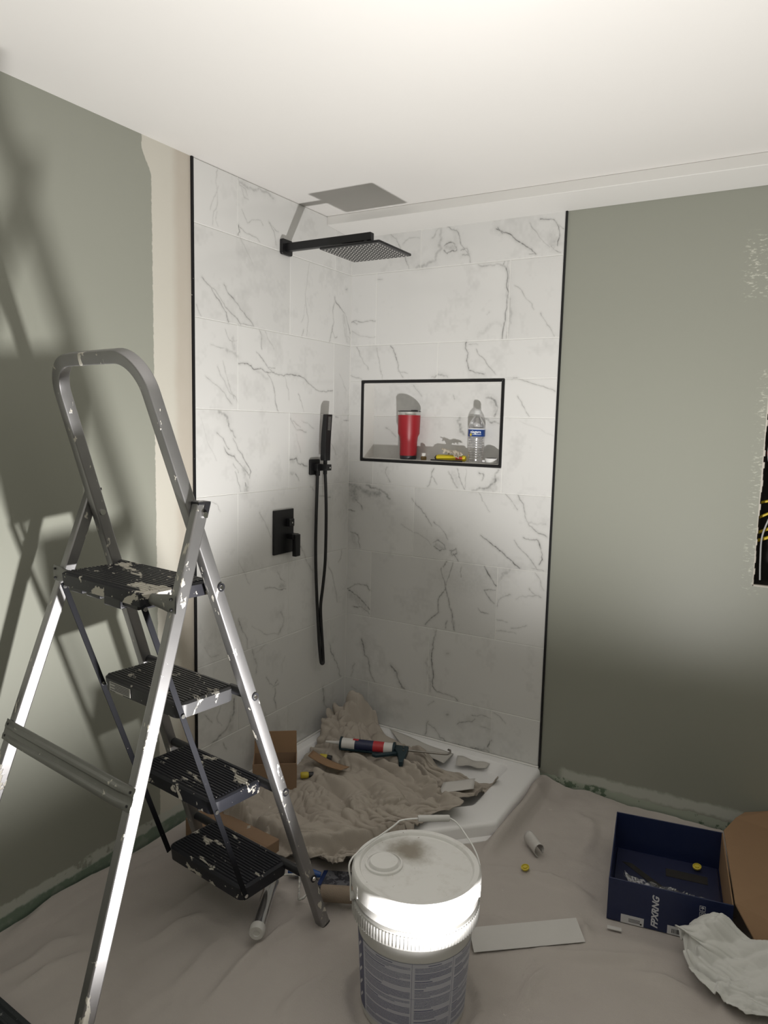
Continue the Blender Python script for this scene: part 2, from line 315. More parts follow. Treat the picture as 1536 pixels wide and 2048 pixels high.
VB=[(4,0.6,[194,2258,225,2230,249,2184,272,2138,288,2105]),(4,0.4,[255,2208,284,2230,335,2224]),(10,0.35,[426,2257,406,2229,393,2218]),(16,0.4,[433,2250,428,2196,436,2171,410,2125,368,2111,324,2108]),(5,0.65,[461,2256,503,2237,518,2205,525,2180,547,2154,569,2105]),(30,0.3,[457,2175,498,2171]),(7,0.8,[450,2182,470,2192,498,2183,506,2158,465,2150,450,2164]),(7,0.6,[526,2156,553,2160,561,2135,534,2138]),(5,0.9,[675,2223,708,2205,727,2200,779,2160,817,2134,843,2111]),(5,0.8,[681,2228,702,2203]),(4,0.6,[843,2111,815,2114]),(4,0.5,[812,2230,845,2187,896,2131]),(5,0.9,[854,2239,908,2230,921,2212,932,2167,925,2134]),(4,0.5,[927,2209,946,2193]),(5,0.5,[901,2136,938,2108]),(50,0.18,[899,2176,914,2124]),(5,0.7,[3,1899,31,1904,56,1896,127,1897]),(5,0.6,[11,1902,32,1889]),(5,0.3,[8,1859,129,1830]),(6,0.35,[134,2073,157,2072]),(9,0.45,[606,2092,642,2086,681,2089,707,2081,723,2070]),(6,0.85,[723,2070,728,2003,732,1950,728,1892,719,1800]),(14,0.3,[732,2096,742,1950,737,1803]),(5,0.6,[716,2097,710,2080]),(5,0.4,[660,1907,650,1896]),(24,0.15,[614,1814,653,1842,717,1851]),(4,0.5,[761,2001,794,1975,844,1905]),(4,0.5,[872,1889,891,1860,931,1800]),(4,0.5,[34,1788,51,1750,92,1703,96,1689]),(4,0.45,[138,1781,155,1708,168,1649]),(5,0.75,[207,1788,231,1752,248,1687,272,1654]),(4,0.4,[248,1680,294,1670]),(6,0.9,[564,1791,573,1748,569,1717,579,1680,606,1668,647,1661]),(4,0.55,[609,1762,651,1715,696,1660]),(5,0.4,[575,1782,615,1780]),(5,0.6,[4,1665,62,1648]),(10,0.5,[411,1653,451,1661,485,1652]),(5,0.8,[743,1643,785,1644,827,1631,897,1611,944,1592]),(4,0.5,[794,1573,820,1533,845,1495]),(3,0.2,[805,1477,953,1419]),(5,0.8,[-31,1467,-3,1466]),(5,0.5,[203,1264,196,1238,220,1200]),(5,0.75,[434,1269,425,1237,405,1189]),(4,0.6,[425,1237,450,1204]),(9,0.5,[503,1260,525,1224,546,1195]),(5,0.65,[543,1274,558,1232,580,1191]),(4,0.3,[583,1276,583,1197]),(7,0.7,[643,1261,663,1256,657,1232]),(14,0.8,[726,1277,715,1241,684,1203,613,1187]),(30,0.35,[721,1242,716,1205,665,1193]),(40,0.15,[524,1249,546,1207]),(50,0.45,[20,1168,37,1116]),(30,0.45,[4,1177,59,1164,99,1147,168,1145]),(14,0.7,[98,1180,145,1169,191,1153,222,1125]),(7,0.7,[41,1109,77,1068]),(6,0.85,[-2,1059,38,1055]),(8,0.7,[16,959,56,949,70,889]),(40,0.25,[33,940,49,901]),(5,0.7,[332,1135,384,1083,432,1023]),(5,0.6,[442,1040,485,1009,511,971]),(5,0.4,[284,1017,366,985,431,941]),(8,0.8,[442,951,466,966,494,947,502,929,474,920,446,936]),(26,0.3,[459,943,495,934]),(7,0.8,[523,925,549,937,554,916,534,907,530,922]),(6,0.9,[537,914,562,885]),(4,0.5,[643,1183,661,1148,695,1105]),(4,0.5,[761,1182,814,1123]),(6,0.75,[814,1183,837,1149,846,1102,866,1063,903,1037,940,1025]),(6,0.95,[660,1004,694,983,740,954,792,918,834,887]),(5,0.55,[807,998,840,959,885,917,904,895]),(5,0.8,[844,1013,899,1010,912,990]),(6,0.9,[905,1007,918,973,926,933,915,911]),(12,0.25,[865,1074,931,1074]),(5,0.5,[886,893,935,887]),(8,0.8,[5,690,45,716,109,721,129,700]),(9,0.9,[14,684,71,657,127,610]),(8,0.7,[39,611,128,587]),(60,0.25,[30,665,103,621]),(6,0.8,[510,879,494,852]),(6,0.85,[484,844,492,807,508,758,523,715,543,654,552,585]),(6,0.75,[538,876,523,817,508,758,481,722,477,650,415,585]),(5,0.6,[579,862,578,818]),(6,0.95,[682,877,737,801]),(6,0.7,[686,776,735,782]),(6,0.7,[686,773,731,726]),(6,0.8,[520,618,514,585]),(6,0.8,[551,623,556,582]),(5,0.6,[660,697,674,680,707,679]),(120,0.1,[506,809,629,793,694,833]),(16,0.3,[746,821,776,861,794,879]),(7,0.5,[744,716,761,755,799,773]),(7,0.4,[825,758,885,779,928,779]),(6,0.4,[878,808,903,788]),(5,0.35,[899,877,939,810]),(5,0.5,[746,660,791,655]),(5,0.5,[811,634,873,656]),(5,0.4,[742,613,831,616]),(9,0.8,[87,463,104,410,134,346,163,275]),(11,0.8,[246,368,282,320,321,273]),(8,0.4,[53,338,34,277]),(6,0.9,[469,575,457,514,451,460,457,395,460,316,482,294,567,289,581,276]),(10,0.4,[522,474,531,476]),(14,0.25,[458,573,442,458,448,286]),(6,0.35,[35,227,64,216]),(6,0.35,[469,248,441,225]),(10,0.5,[532,202,542,205]),(5,0.6,[585,171,633,195,666,213]),(5,0.6,[652,226,692,238,739,230]),(5,0.5,[694,187,741,185]),(7,0.7,[444,151,437,122,431,87]),(7,0.6,[444,138,488,114,533,78]),(7,0.9,[743,137,728,104]),(10,0.7,[575,75,631,76,692,85,738,84]),(26,0.3,[658,77,738,94]),(5,0.4,[751,261,804,226])]
VN=[(5,0.4,[279,1624,320,1577]),(5,0.4,[472,1583,479,1565]),(12,0.7,[624,1571,663,1559,677,1530,665,1494]),(36,0.3,[650,1553,671,1512]),(16,0.6,[506,1486,511,1437,532,1414]),(6,0.4,[141,1436,195,1398]),(10,0.5,[621,1488,647,1470,686,1465])]

def marble_image(name, lists, seed):
    S = 800; W, H = 800, 1880; A = np.zeros((H, W), np.float32); rng = np.random.default_rng(seed)
    for wd, st, q in lists:
        pts = np.array(q, float).reshape(-1, 2) / 1000.0
        for _ in range(3):
            d = pts[1:] - pts[:-1]; L = np.linalg.norm(d, axis=1, keepdims=True)
            nrm = np.stack([-d[:, 1], d[:, 0]], 1)
            mid = (pts[1:] + pts[:-1]) / 2 + nrm * rng.normal(0, 0.055 if wd < 7 else 0.10, (len(d), 1))
            out = np.empty((len(pts) + len(mid), 2)); out[0::2] = pts; out[1::2] = mid; pts = out
        n = len(pts); al = np.interp(np.linspace(0, 1, n), np.linspace(0, 1, 7), rng.uniform(0.45, 1.0, 7))
        sg0 = max(wd / 2000.0 * 0.72, 0.0012)
        for i in range(n - 1):
            a, b = pts[i] * S, pts[i+1] * S; sg = sg0 * S * (0.6 + 0.7 * al[i]); R = int(sg * 6 + 2)
            x0 = max(0, int(min(a[0], b[0])) - R); x1 = min(W, int(max(a[0], b[0])) + R + 1)
            y0 = max(0, int(min(a[1], b[1])) - R); y1 = min(H, int(max(a[1], b[1])) + R + 1)
            if x1 <= x0 or y1 <= y0: continue
            X, Y = np.meshgrid(np.arange(x0, x1), np.arange(y0, y1)); d = b - a; l2 = d @ d + 1e-9
            t = np.clip(((X - a[0]) * d[0] + (Y - a[1]) * d[1]) / l2, 0, 1)
            halo = 0.22 * st * al[i]
            dd = (X - a[0] - t*d[0])**2 + (Y - a[1] - t*d[1])**2
            A[y0:y1, x0:x1] = np.maximum(A[y0:y1, x0:x1], np.maximum(st * al[i] * np.exp(-dd / (sg*sg)), halo * np.exp(-dd / (9*sg*sg))))
    cl = vnoise((H, W), (24, 10), rng) * 0.5 + vnoise((H, W), (70, 30), rng) * 0.3 + vnoise((H, W), (200, 90), rng) * 0.2
    br = vnoise((H, W), (330, 150), rng)
    A = np.clip(A * (0.55 + 0.75 * br) + np.clip(cl - 0.58, 0, 1) * 0.35, 0, 1)
    im = bpy.data.images.new(name, W, H, float_buffer=False); im.colorspace_settings.name = 'Non-Color'
    px = np.ones((H, W, 4), np.float32); px[..., :3] = A[..., None]
    im.pixels.foreach_set(px.ravel()); im.update(); im.pack()
    return im
def marble_mat(name, im):
    N = NT(name); tx = N.n('TexImage'); tx.image = im; tx.extension = 'EXTEND'
    rnd = N.n('ObjectInfo').outputs['Random']
    base = N.mix(rnd, (0.63, 0.627, 0.612), (0.695, 0.692, 0.677))
    c = N.mix(N.math('POWER', tx.outputs['Color'], 0.85), base, (0.15, 0.148, 0.142))
    N.set(Base_Color=c, Roughness=0.13, Specular_IOR_Level=0.5)
    return N.m
M_marbleL = marble_mat('marble_tile_left', marble_image('veins_left', VL, 3))
M_marbleB = marble_mat('marble_tile_back', marble_image('veins_back', VB + VN, 4))
M_grout = plain('pale_grout', (0.72, 0.715, 0.69), 0.85)

# ------------------------------------------------------------------ room shell
CEIL = 2.305; RX = 2.85; FY = -3.6
def sage(kind):
    N = NT('sage_paint_' + kind); x, y, z = N.xyz()
    along = y if kind == 'left' else x
    col = N.mix(N.noise(1.2, 3, 0.5, N.pos()), (0.278, 0.284, 0.242), (0.294, 0.300, 0.256))
    rough = 0.42
    j1 = N.jit(9, 0.03); j2 = N.jit(30, 0.025, 5); j3 = N.jit(60, 0.012, 5)
    if kind == 'left':
        # unpainted joint compound beside the tile
        edge = N.math('ADD', N.math('ADD', y, N.jit(70, 0.010, 3)), N.math('MULTIPLY', N.step(z, 2.19, 2.27), 0.035))
        m = N.step(edge, -1.126, -1.122)
        m = N.math('MULTIPLY', m, N.step(N.math('ADD', z, j2), 0.05, 0.07))
        band = N.step(N.math('ADD', y, N.jit(6, 0.03)), -1.05, -1.01)
        cc = N.mix(band, (0.55, 0.53, 0.465), (0.46, 0.415, 0.35))
        cc = N.mix(N.math('MULTIPLY', N.noise(7, 4, 0.6, N.pos()), 0.35), cc, (0.60, 0.575, 0.52))
        col = N.mix(m, col, cc)
        zt = N.math('ADD', z, N.math('ADD', j2, N.math('MULTIPLY', j1, 0.4)))
        tape = N.math('MULTIPLY', N.inbox(zt, 0.075, 0.108, 0.004), N.step(N.noise(13, 4, 0.6, N.pos()), 0.36, 0.42))
        bare = N.math('SUBTRACT', 1.0, N.step(zt, 0.078, 0.082))
    else:
        zt = N.math('ADD', z, N.math('ADD', j2, j1))
        sx = N.step(x, 1.03, 1.06)
        tape = N.math('MULTIPLY', sx, N.inbox(N.math('ADD', zt, N.math('MULTIPLY', N.math('SUBTRACT', x, 1.05), -0.02)), 0.052, 0.092, 0.008))
        bare = N.math('SUBTRACT', 1.0, N.step(zt, 0.052, 0.058))
    green = N.mix(N.step(N.noise(16, 5, 0.65, N.pos()), 0.5, 0.62), (0.17, 0.225, 0.175), (0.235, 0.28, 0.23))
    if kind == 'back':
        green = N.mix(N.step(N.noise(11, 5, 0.7, N.pos()), 0.56, 0.60), (0.36, 0.40, 0.33), (0.12, 0.17, 0.12))
    col = N.mix(bare, col, green)
    col = N.mix(N.math('MULTIPLY', tape, 0.8), col, (0.52, 0.54, 0.49))
    if kind == 'back':                              # dry roller scuffs near the right edge and along the cut-out
        sc = N.math('MULTIPLY', N.inbox(x, 1.575, 1.80, 0.02, j1), N.inbox(z, 1.90, 2.10, 0.03, j1))
        tear = N.math('MULTIPLY', N.inbox(x, 1.645, 1.70, 0.012, j1), N.inbox(z, 0.90, 1.66, 0.02))
        st = N.step(N.noise(1, 4, 0.6, N.scaled(N.pos(), (60, 60, 150))), 0.54, 0.66)
        col = N.mix(N.math('MULTIPLY', N.math('MAXIMUM', sc, N.math('MULTIPLY', tear, 0.75)), N.math('MULTIPLY', st, 0.7)), col, (0.60, 0.60, 0.52))
    N.set(Base_Color=col, Roughness=rough, Specular_IOR_Level=0.4)
    N.bump(N.noise(260, 2, 0.5, N.pos()), 0.06, 0.001)
    return N.m
M_sageL = sage('left'); M_sageB = sage('back')
M_ceil = plain('white_ceiling_paint', (0.66, 0.645, 0.62), 0.9, vs=3, var=0.015)
M_soffit = plain('white_soffit_paint', (0.66, 0.65, 0.625), 0.6, vs=4, var=0.02)
M_dark = plain('painted_recess_shade', (0.02, 0.018, 0.017), 0.9)  # near-black colour that paints in the shade of recesses
M_blackm = plain('matte_black_metal', (0.012, 0.012, 0.013), 0.38, 0.3, var=0.2)
M_drywall = plain('drywall_edge', (0.50, 0.47, 0.42), 0.9, bump=0.4)

struct(MB().box(-0.15, RX, FY, 0.2, -0.08, 0.0).build('floor', plain('subfloor', (0.42, 0.36, 0.30), 0.8)))
struct(MB().box(-0.15, RX, FY, 0.2, CEIL, CEIL+0.06).build('ceiling', M_ceil))
WL = struct(MB().box(-0.12, -0.004, FY, 0.0, 0, CEIL).build('wall_left', M_sageL))
struct(MB().box(RX, RX+0.1, FY, 0.2, 0, CEIL).build('wall_right', M_sageB))
struct(MB().box(-0.12, RX, FY-0.1, FY, 0, CEIL).build('wall_front', plain('sage_paint_front', (0.25, 0.255, 0.21), 0.5)))

NX0, NX1, NZ0, NZ1, ND = 0.072, 0.729, 1.296, 1.634, 0.088     # niche
OX0, OX1, OZ0, OZ1 = 1.674, 2.04, 0.926, 1.86                   # cut-out in the drywall
wb = MB(); y0, y1 = 0.004, 0.14
for (a, b, c, d) in ((-0.12, NX0, 0, CEIL), (NX1, OX0, 0, CEIL), (OX1, RX, 0, CEIL), (NX0, NX1, 0, NZ0), (NX0, NX1, NZ1, CEIL),
                     (OX0, OX1, 0, OZ0), (OX0, OX1, OZ1, CEIL)):
    wb.box(a, b, y0, y1, c, d)
wb.box(NX0, NX1, ND+0.008, y1, NZ0, NZ1)
WB = struct(wb.build('wall_back', M_sageB))
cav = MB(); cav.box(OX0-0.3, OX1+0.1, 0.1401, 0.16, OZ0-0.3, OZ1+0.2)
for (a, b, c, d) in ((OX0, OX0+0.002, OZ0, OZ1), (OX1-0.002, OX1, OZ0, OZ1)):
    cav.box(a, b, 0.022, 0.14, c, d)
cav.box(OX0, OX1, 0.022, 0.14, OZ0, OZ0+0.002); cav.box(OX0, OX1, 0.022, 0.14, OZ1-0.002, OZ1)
cav.build('wall_cavity', M_dark, WB)  # the cavity's deep shade is put into its lining colour
lip = MB()                                           # ragged gypsum edge of the cut-out
for k in range(46):
    z = OZ0 + (OZ1-OZ0)*k/46; lip.box(OX0-0.001, OX0+random.uniform(0.001, 0.006), 0.0035, 0.019, z, z+(OZ1-OZ0)/46)
lip.box(OX0, OX1, 0.0035, 0.019, OZ0-0.001, OZ0+0.005)
lip.build('drywall_edge', M_drywall, WB)

def uv_wall(o, axis):
    me = o.data; ul = me.uv_layers.new(name='UVMap')
    for lp in me.loops:
        v = me.vertices[lp.vertex_index].co
        ul.data[lp.index].uv = ((-v.y if axis == 'L' else v.x) / 1.0, v.z / 2.35)
G = 0.0013                                           # half joint
def tile(a0, a1, z0, z1, axis, front=0.0, th=0.009, clip=None, name='tile'):
    b = MB(); c = 0.0011
    if axis == 'L':
        P = lambda a, z, d: (front - d, -a, z)
    else:
        P = lambda a, z, d: (a, front + d, z)
    q = [(a0+G, z0+G), (a1-G, z0+G), (a1-G, z1-G), (a0+G, z1-G)]
    s = [(1, 1), (-1, 1), (-1, -1), (1, -1)]
    b.add([P(x, z, th) for x, z in q] + [P(x, z, c) for x, z in q] + [P(x+c*i, z+c*j, 0) for (x, z), (i, j) in zip(q, s)],
          [(3, 2, 1, 0), (8, 9, 10, 11)] + [(i, (i+1) % 4, 4+(i+1) % 4, 4+i) for i in range(4)] + [(4+i, 4+(i+1) % 4, 8+(i+1) % 4, 8+i) for i in range(4)])
    o = b.build(name, M_marbleL if axis == 'L' else M_marbleB, WL if axis == 'L' else WB)
    uv_wall(o, axis); return o
rows = [(2.10 - 0.305*k, 2.10 - 0.305*(k-1)) for k in range(0, 8)]        # row 0 is the top, cut one
TW = 0.951
MB().box(-0.0040, -0.0015, -TW, 0.0, 0.03, CEIL-0.001).build('grout', M_grout, WL)
for k, (z0, z1) in enumerate(rows):
    z1 = min(z1, CEIL-0.001); z0 = max(z0, 0.078)
    js = [0.0, 0.128, 0.738, TW] if k % 2 == 0 else [0.0, 0.436, TW]
    if k == 0: js = [0.0, 0.128, 0.738, TW]
    for a, b in zip(js[:-1], js[1:]): tile(a, b, z0, z1, 'L')
# back wall: tiles are cut round the niche
gb = MB()
for (a, b, c, d) in ((0, NX0, 0.03, 2.262), (NX1, TW, 0.03, 2.262), (NX0, NX1, 0.03, NZ0), (NX0, NX1, NZ1, 2.262)):
    gb.box(a, b, 0.0012, 0.004, c, d)
gb.build('grout', M_grout, WB)
bj = {0: [0, .344, TW], 1: [0, .1316, .7416, TW], 2: [0, .4366, TW], 3: [0, .1316, .7416, TW], 4: [0, .344, TW], 5: [0, .1316, .7416, TW], 6: [0, .4366, TW], 7: [0, .1316, .7416, TW]}
for k, (z0, z1) in enumerate(rows):
    z1 = min(z1, 2.262); z0 = max(z0, 0.078)
    for a, b in zip(bj[k][:-1], bj[k][1:]):
        cells = []
        if z1 <= NZ0 or z0 >= NZ1 or b <= NX0 or a >= NX1: cells = [(a, b, z0, z1)]
        else:
            zl, zh = max(z0, NZ0-0.008), min(z1, NZ1+0.008)
            if z0 < NZ0: cells.append((max(a, NX0-.008) if a > NX0 else a, b, z0, NZ0-0.008)); zl = NZ0-0.008
            if z1 > NZ1: cells.append((a, b, NZ1+0.008, z1)); zh = NZ1+0.008
            if a < NX0-0.009: cells.append((a, NX0-0.008, zl, zh))
            if b > NX1+0.009: cells.append((NX1+0.008, b, zl, zh))
        for c in cells: tile(*c, 'B')
# niche lining
MB().box(0.0, 0.0022, -0.0022, 0.0012, 0.078, 2.256).build('grout', M_grout, WB)
MB().box(NX0, NX1, ND+0.0005, ND+0.0079, NZ0, NZ1).build('grout', M_grout, WB)
tile(NX0, NX1, NZ0, 1.49, 'B', front=ND-0.001); tile(NX0, NX1, 1.49, NZ1, 'B', front=ND-0.001)
M_white_tile = plain('white_tile_return', (0.74, 0.73, 0.70), 0.2, var=0.03)
for nm, bx in (('niche_side_panel', (NX0, NX0+0.006, 0.004, ND, NZ0, NZ1)), ('niche_side_panel', (NX1-0.006, NX1, 0.004, ND, NZ0, NZ1)),
               ('niche_sill', (NX0, NX1, 0.004, ND, NZ0, NZ0+0.006)), ('niche_head_panel', (NX0, NX1, 0.004, ND, NZ1-0.006, NZ1))):
    MB().box(*bx).build(nm, M_white_tile, WB, bevel=0.0008)
A0, A1, B0, B1, F = NX0-0.009, NX1+0.009, NZ0-0.009, NZ1+0.009, 0.012
def mitre(p):
    b = MB(); b.add([(x, 0.003, z) for x, z in p] + [(x, -0.003, z) for x, z in p], [(0, 1, 2, 3), (7, 6, 5, 4), (0, 4, 5, 1), (1, 5, 6, 2), (2, 6, 7, 3), (3, 7, 4, 0)])
    return b.build('niche_trim', M_blackm, WB, bevel=0.0012)
g = 0.0007
mitre([(A0, B0+g), (A0, B1-g), (A0+F, B1-F-g), (A0+F, B0+F+g)]); mitre([(A1, B0+g), (A1, B1-g), (A1-F, B1-F-g), (A1-F, B0+F+g)])
mitre([(A0+g, B0), (A1-g, B0), (A1-F-g, B0+F), (A0+F+g, B0+F)]); mitre([(A0+g, B1), (A1-g, B1), (A1-F-g, B1-F), (A0+F+g, B1-F)])
# black edge trims of the tiled walls, with a hairline of white caulk, and the soffit
tl = struct(MB().box(-0.004, 0.0035, -0.961, -0.952, 0.02, CEIL-0.001).build('trim_1', splat('black_trim_flecked', (0.012, 0.012, 0.014), (0.5, 0.48, 0.44), 0.35, 0.3, s1=40, t1=0.72, s2=150, t2=0.74), bevel=0.001))
tr = struct(MB().box(0.952, 0.9605, -0.0035, 0.004, 0.075, 2.263).build('trim_2', M_blackm, bevel=0.001))
sf = MB(); sf.add([(0, -0.192, 2.269), (RX, -0.155, 2.264), (RX, 0.004, 2.256), (0, 0.004, 2.256), (0, -0.192, CEIL), (RX, -0.155, CEIL), (RX, 0.004, CEIL), (0, 0.004, CEIL)],
       [(3, 2, 1, 0), (4, 5, 6, 7), (0, 1, 5, 4), (1, 2, 6, 5), (2, 3, 7, 6), (3, 0, 4, 7)])
struct(sf.build('trim_3', M_soffit, bevel=0.002))

# wires in the cut-out
M_yel = plain('yellow_cable', (0.62, 0.45, 0.03), 0.4); M_grey = plain('grey_cable', (0.42, 0.42, 0.42), 0.4); M_redw = plain('red_cable', (0.35, 0.03, 0.03), 0.4)
def bez(pts, n=10):
    P = [Vector(p) for p in pts]; out = []
    for i in range(len(P)-1):
        p0 = P[max(i-1, 0)]; p1 = P[i]; p2 = P[i+1]; p3 = P[min(i+2, len(P)-1)]
        for k in range(n):
            t = k/n
            out.append(0.5*((2*p1) + (p2-p0)*t + (2*p0-5*p1+4*p2-p3)*t*t + (3*p1-p0-3*p2+p3)*t**3))
    out.append(P[-1]); return out
def cable(name, pts, r, mat, label): 
    return tag(MB().tube(bez(pts), r, 8).build(name, mat, smooth=60), label, 'cable')
cable('electrical_cable', [(1.655, .06, 1.07), (1.72, .055, 1.10), (1.80, .06, 1.16), (1.95, .07, 1.25), (2.06, .075, 1.31)], .0055, M_yel, 'yellow cable lowest in the wall cut-out at the right')
cable('electrical_cable', [(1.655, .075, 1.095), (1.72, .07, 1.13), (1.80, .075, 1.19), (1.96, .08, 1.30), (2.06, .085, 1.37)], .0055, M_yel, 'yellow cable just above the lowest one in the wall cut-out')
cable('electrical_cable', [(1.66, .06, 1.15), (1.72, .05, 1.185), (1.80, .05, 1.21), (1.96, .08, 1.24), (2.06, .085, 1.26)], .0045, M_yel, 'yellow cable in the middle of the three in the wall cut-out')
cable('electrical_cable', [(1.66, .07, 1.205), (1.72, .06, 1.225), (1.82, .06, 1.25), (1.98, .08, 1.33), (2.06, .085, 1.38)], .0045, M_yel, 'topmost yellow cable in the wall cut-out')
cable('thin_wire', [(1.694, .030, .945), (1.690, .028, 1.02), (1.690, .03, 1.10), (1.712, .03, 1.18), (1.73, .04, 1.24), (1.712, .03, 1.30), (1.690, .026, 1.36), (1.688, .026, 1.42), (1.698, .03, 1.52), (1.69, .03, 1.58), (1.72, .05, 1.70), (1.74, .06, 1.87)], .003, M_grey, 'grey wire hanging down inside the wall cut-out')
cable('electrical_cable', [(1.68, .08, 1.38), (1.74, .075, 1.385), (1.82, .08, 1.40), (1.98, .08, 1.41), (2.06, .08, 1.415)], .009, M_redw, 'red cable in the dark upper part of the wall cut-out')

# ------------------------------------------------------------------ step ladder (local x = climbing side, local y = to the left, z up)
M_alu = splat('brushed_aluminium_splashed', (0.36, 0.355, 0.36), (0.66, 0.63, 0.56), 0.43, 0.88, s1=13, t1=0.615, s2=48, t2=0.665, streak=(1, 1, 0.45))
M_alu2 = splat('dull_aluminium_bar', (0.26, 0.26, 0.25), (0.58, 0.56, 0.50), 0.5, 0.6, s1=20, t1=0.67, s2=60, t2=0.7)
M_tread1 = splat('black_plastic_heavily_splashed', (0.024, 0.024, 0.030), (0.60, 0.57, 0.51), 0.45, 0, s1=13, t1=0.575, s2=60, t2=0.66, streak=(1.6, 0.7, 1))
M_tread2 = splat('grey_worn_plastic', (0.045, 0.045, 0.047), (0.45, 0.43, 0.39), 0.45, 0, s1=16, t1=0.60, s2=60, t2=0.69, streak=(1.6, 0.7, 1))
M_tread3 = splat('black_plastic_splashed', (0.020, 0.021, 0.028), (0.58, 0.55, 0.49), 0.42, 0, s1=15, t1=0.60, s2=60, t2=0.69, streak=(1.6, 0.7, 1))
M_blkp = plain('black_plastic', (0.018, 0.018, 0.022), 0.4, var=0.2)
M_link = splat('dark_link_bar', (0.012, 0.0125, 0.016), (0.5, 0.48, 0.43), 0.6, 0.0, spec=0.12, s1=60, t1=0.72, s2=140, t2=0.74)
M_chrome = plain('bright_rivet', (0.75, 0.75, 0.74), 0.2, 1.0)
LAD = tag(empty('step_ladder', (0.3831, -1.5231, 0), math.radians(82.8656)), 'tall aluminium step ladder with black ribbed treads and dried paint splashes', 'ladder')
HH, aF, bB, wh, wf, wbh, wbf = 1.232, 0.405, 0.422, 0.216, 0.284, 0.243, 0.322
dF, tF, dB, tB = 0.031, 0.030, 0.033, 0.026
def fpt(w_, z, off=0.0):                             # centre line of the front frame: width coordinate w (right positive)
    n = Vector((1, 0, aF/HH)).normalized()
    return Vector((aF*(1-z/HH), -w_, z)) + n*off
def fw(z): return wh + (wf-wh)*(1-z/HH) - tF/2
# one bent tube: up the right side, over the top, down the left side
zt = 1.588; path = [(fw(0.0), 0.0), (fw(0.6), 0.6), (fw(HH), HH)]
wtop = fw(zt); rb = 0.085
for k in range(13):
    t = math.pi/2*k/12
    path.append((wtop - rb + rb*math.cos(t) + 0.004*(1-k/12), zt - rb + rb*math.sin(t)))
path += [(-q[0], q[1]) for q in path[::-1]]
fr = MB(); nrm = Vector((1, 0, aF/HH)).normalized(); rings = []
P3 = [fpt(q[0], q[1]) for q in path]
crn = []
for r0, s0, s1 in ((0.0035, 1, 1), (0.0035, -1, 1), (0.0035, -1, -1), (0.0035, 1, -1)):
    for k in range(4):
        a = {(1, 1): 0, (-1, 1): math.pi/2, (-1, -1): math.pi, (1, -1): 1.5*math.pi}[(s0, s1)] + math.pi/2*k/3
        crn.append((s0*(tF/2-r0)+r0*math.cos(a), s1*(dF/2-r0)+r0*math.sin(a)))
for i, p in enumerate(P3):
    d = (P3[min(i+1, len(P3)-1)] - P3[max(i-1, 0)]).normalized(); side = d.cross(nrm).normalized()
    rings.append([p + side*u + nrm*v for u, v in crn])
m = len(crn); fr.add([q for r in rings for q in r], [(i*m+k, i*m+(k+1) % m, (i+1)*m+(k+1) % m, (i+1)*m+k) for i in range(len(rings)-1) for k in range(m)] + [tuple(range(m)), tuple((len(rings)-1)*m+k for k in range(m))])
fr.build('front_frame', M_alu, LAD, smooth=40)
for s in (1, -1):                                    # front feet
    p = fpt(s*fw(0), 0.0); q = fpt(s*fw(.03), 0.03)
    MB().beam(p + Vector((0, 0, 0.001)), p.lerp(q, .3), 0.0315, 0.0325, (1, 0, 0)).build('rubber_foot', M_blkp, LAD, bevel=0.003)
nb = Vector((1, 0, -bB/HH)).normalized()
def bpt(w_, z, off=0.0): return Vector((-bB*(1-z/HH), -w_, z)) + nb*off
def bw(z): return wbh + (wbf-wbh)*(1-z/HH) - tB/2
for s in (1, -1):
    MB().beam(bpt(s*bw(0.004), 0.004), bpt(s*bw(1.262), 1.262), tB, dB, (1, 0, 0)).build('rear_leg', M_alu, LAD, bevel=0.004)
    MB().beam(bpt(s*bw(0.0), 0.001), bpt(s*bw(.010), 0.010), tB+.002, dB+.002, (1, 0, 0)).build('rubber_foot', M_blkp, LAD, bevel=0.003)
    c = bpt(s*bw(1.258), 1.258)
    cap = MB().beam(c + Vector((0, 0, -0.002)), c + Vector((0, 0, 0.005)), tB+.002, dB+.002, (1, 0, 0))
    cap.beam(bpt(s*(bw(1.23)+tB/2+.0006), 1.230, .0085), bpt(s*(bw(1.26)+tB/2+.0006), 1.262, .0085), .002, .0155, (1, 0, 0))
    cp = cap.build('hinge_cap', M_blkp, LAD, bevel=0.002)
    pv = bpt(s*(bw(1.235)), 1.235, 0.006)
    MB().tube([pv + Vector((0, s*.018, 0)), pv + Vector((0, -s*(tB/2+.005), 0))], 0.007, 14).build('rivet', M_chrome, cp, smooth=50)
    iv = fpt(s*(fw(1.2)-tF/2-.0005), 1.20)
    MB().tube([iv, iv + Vector((0, s*.003, 0))], 0.008, 14).build('rivet', M_chrome, LAD, smooth=50)
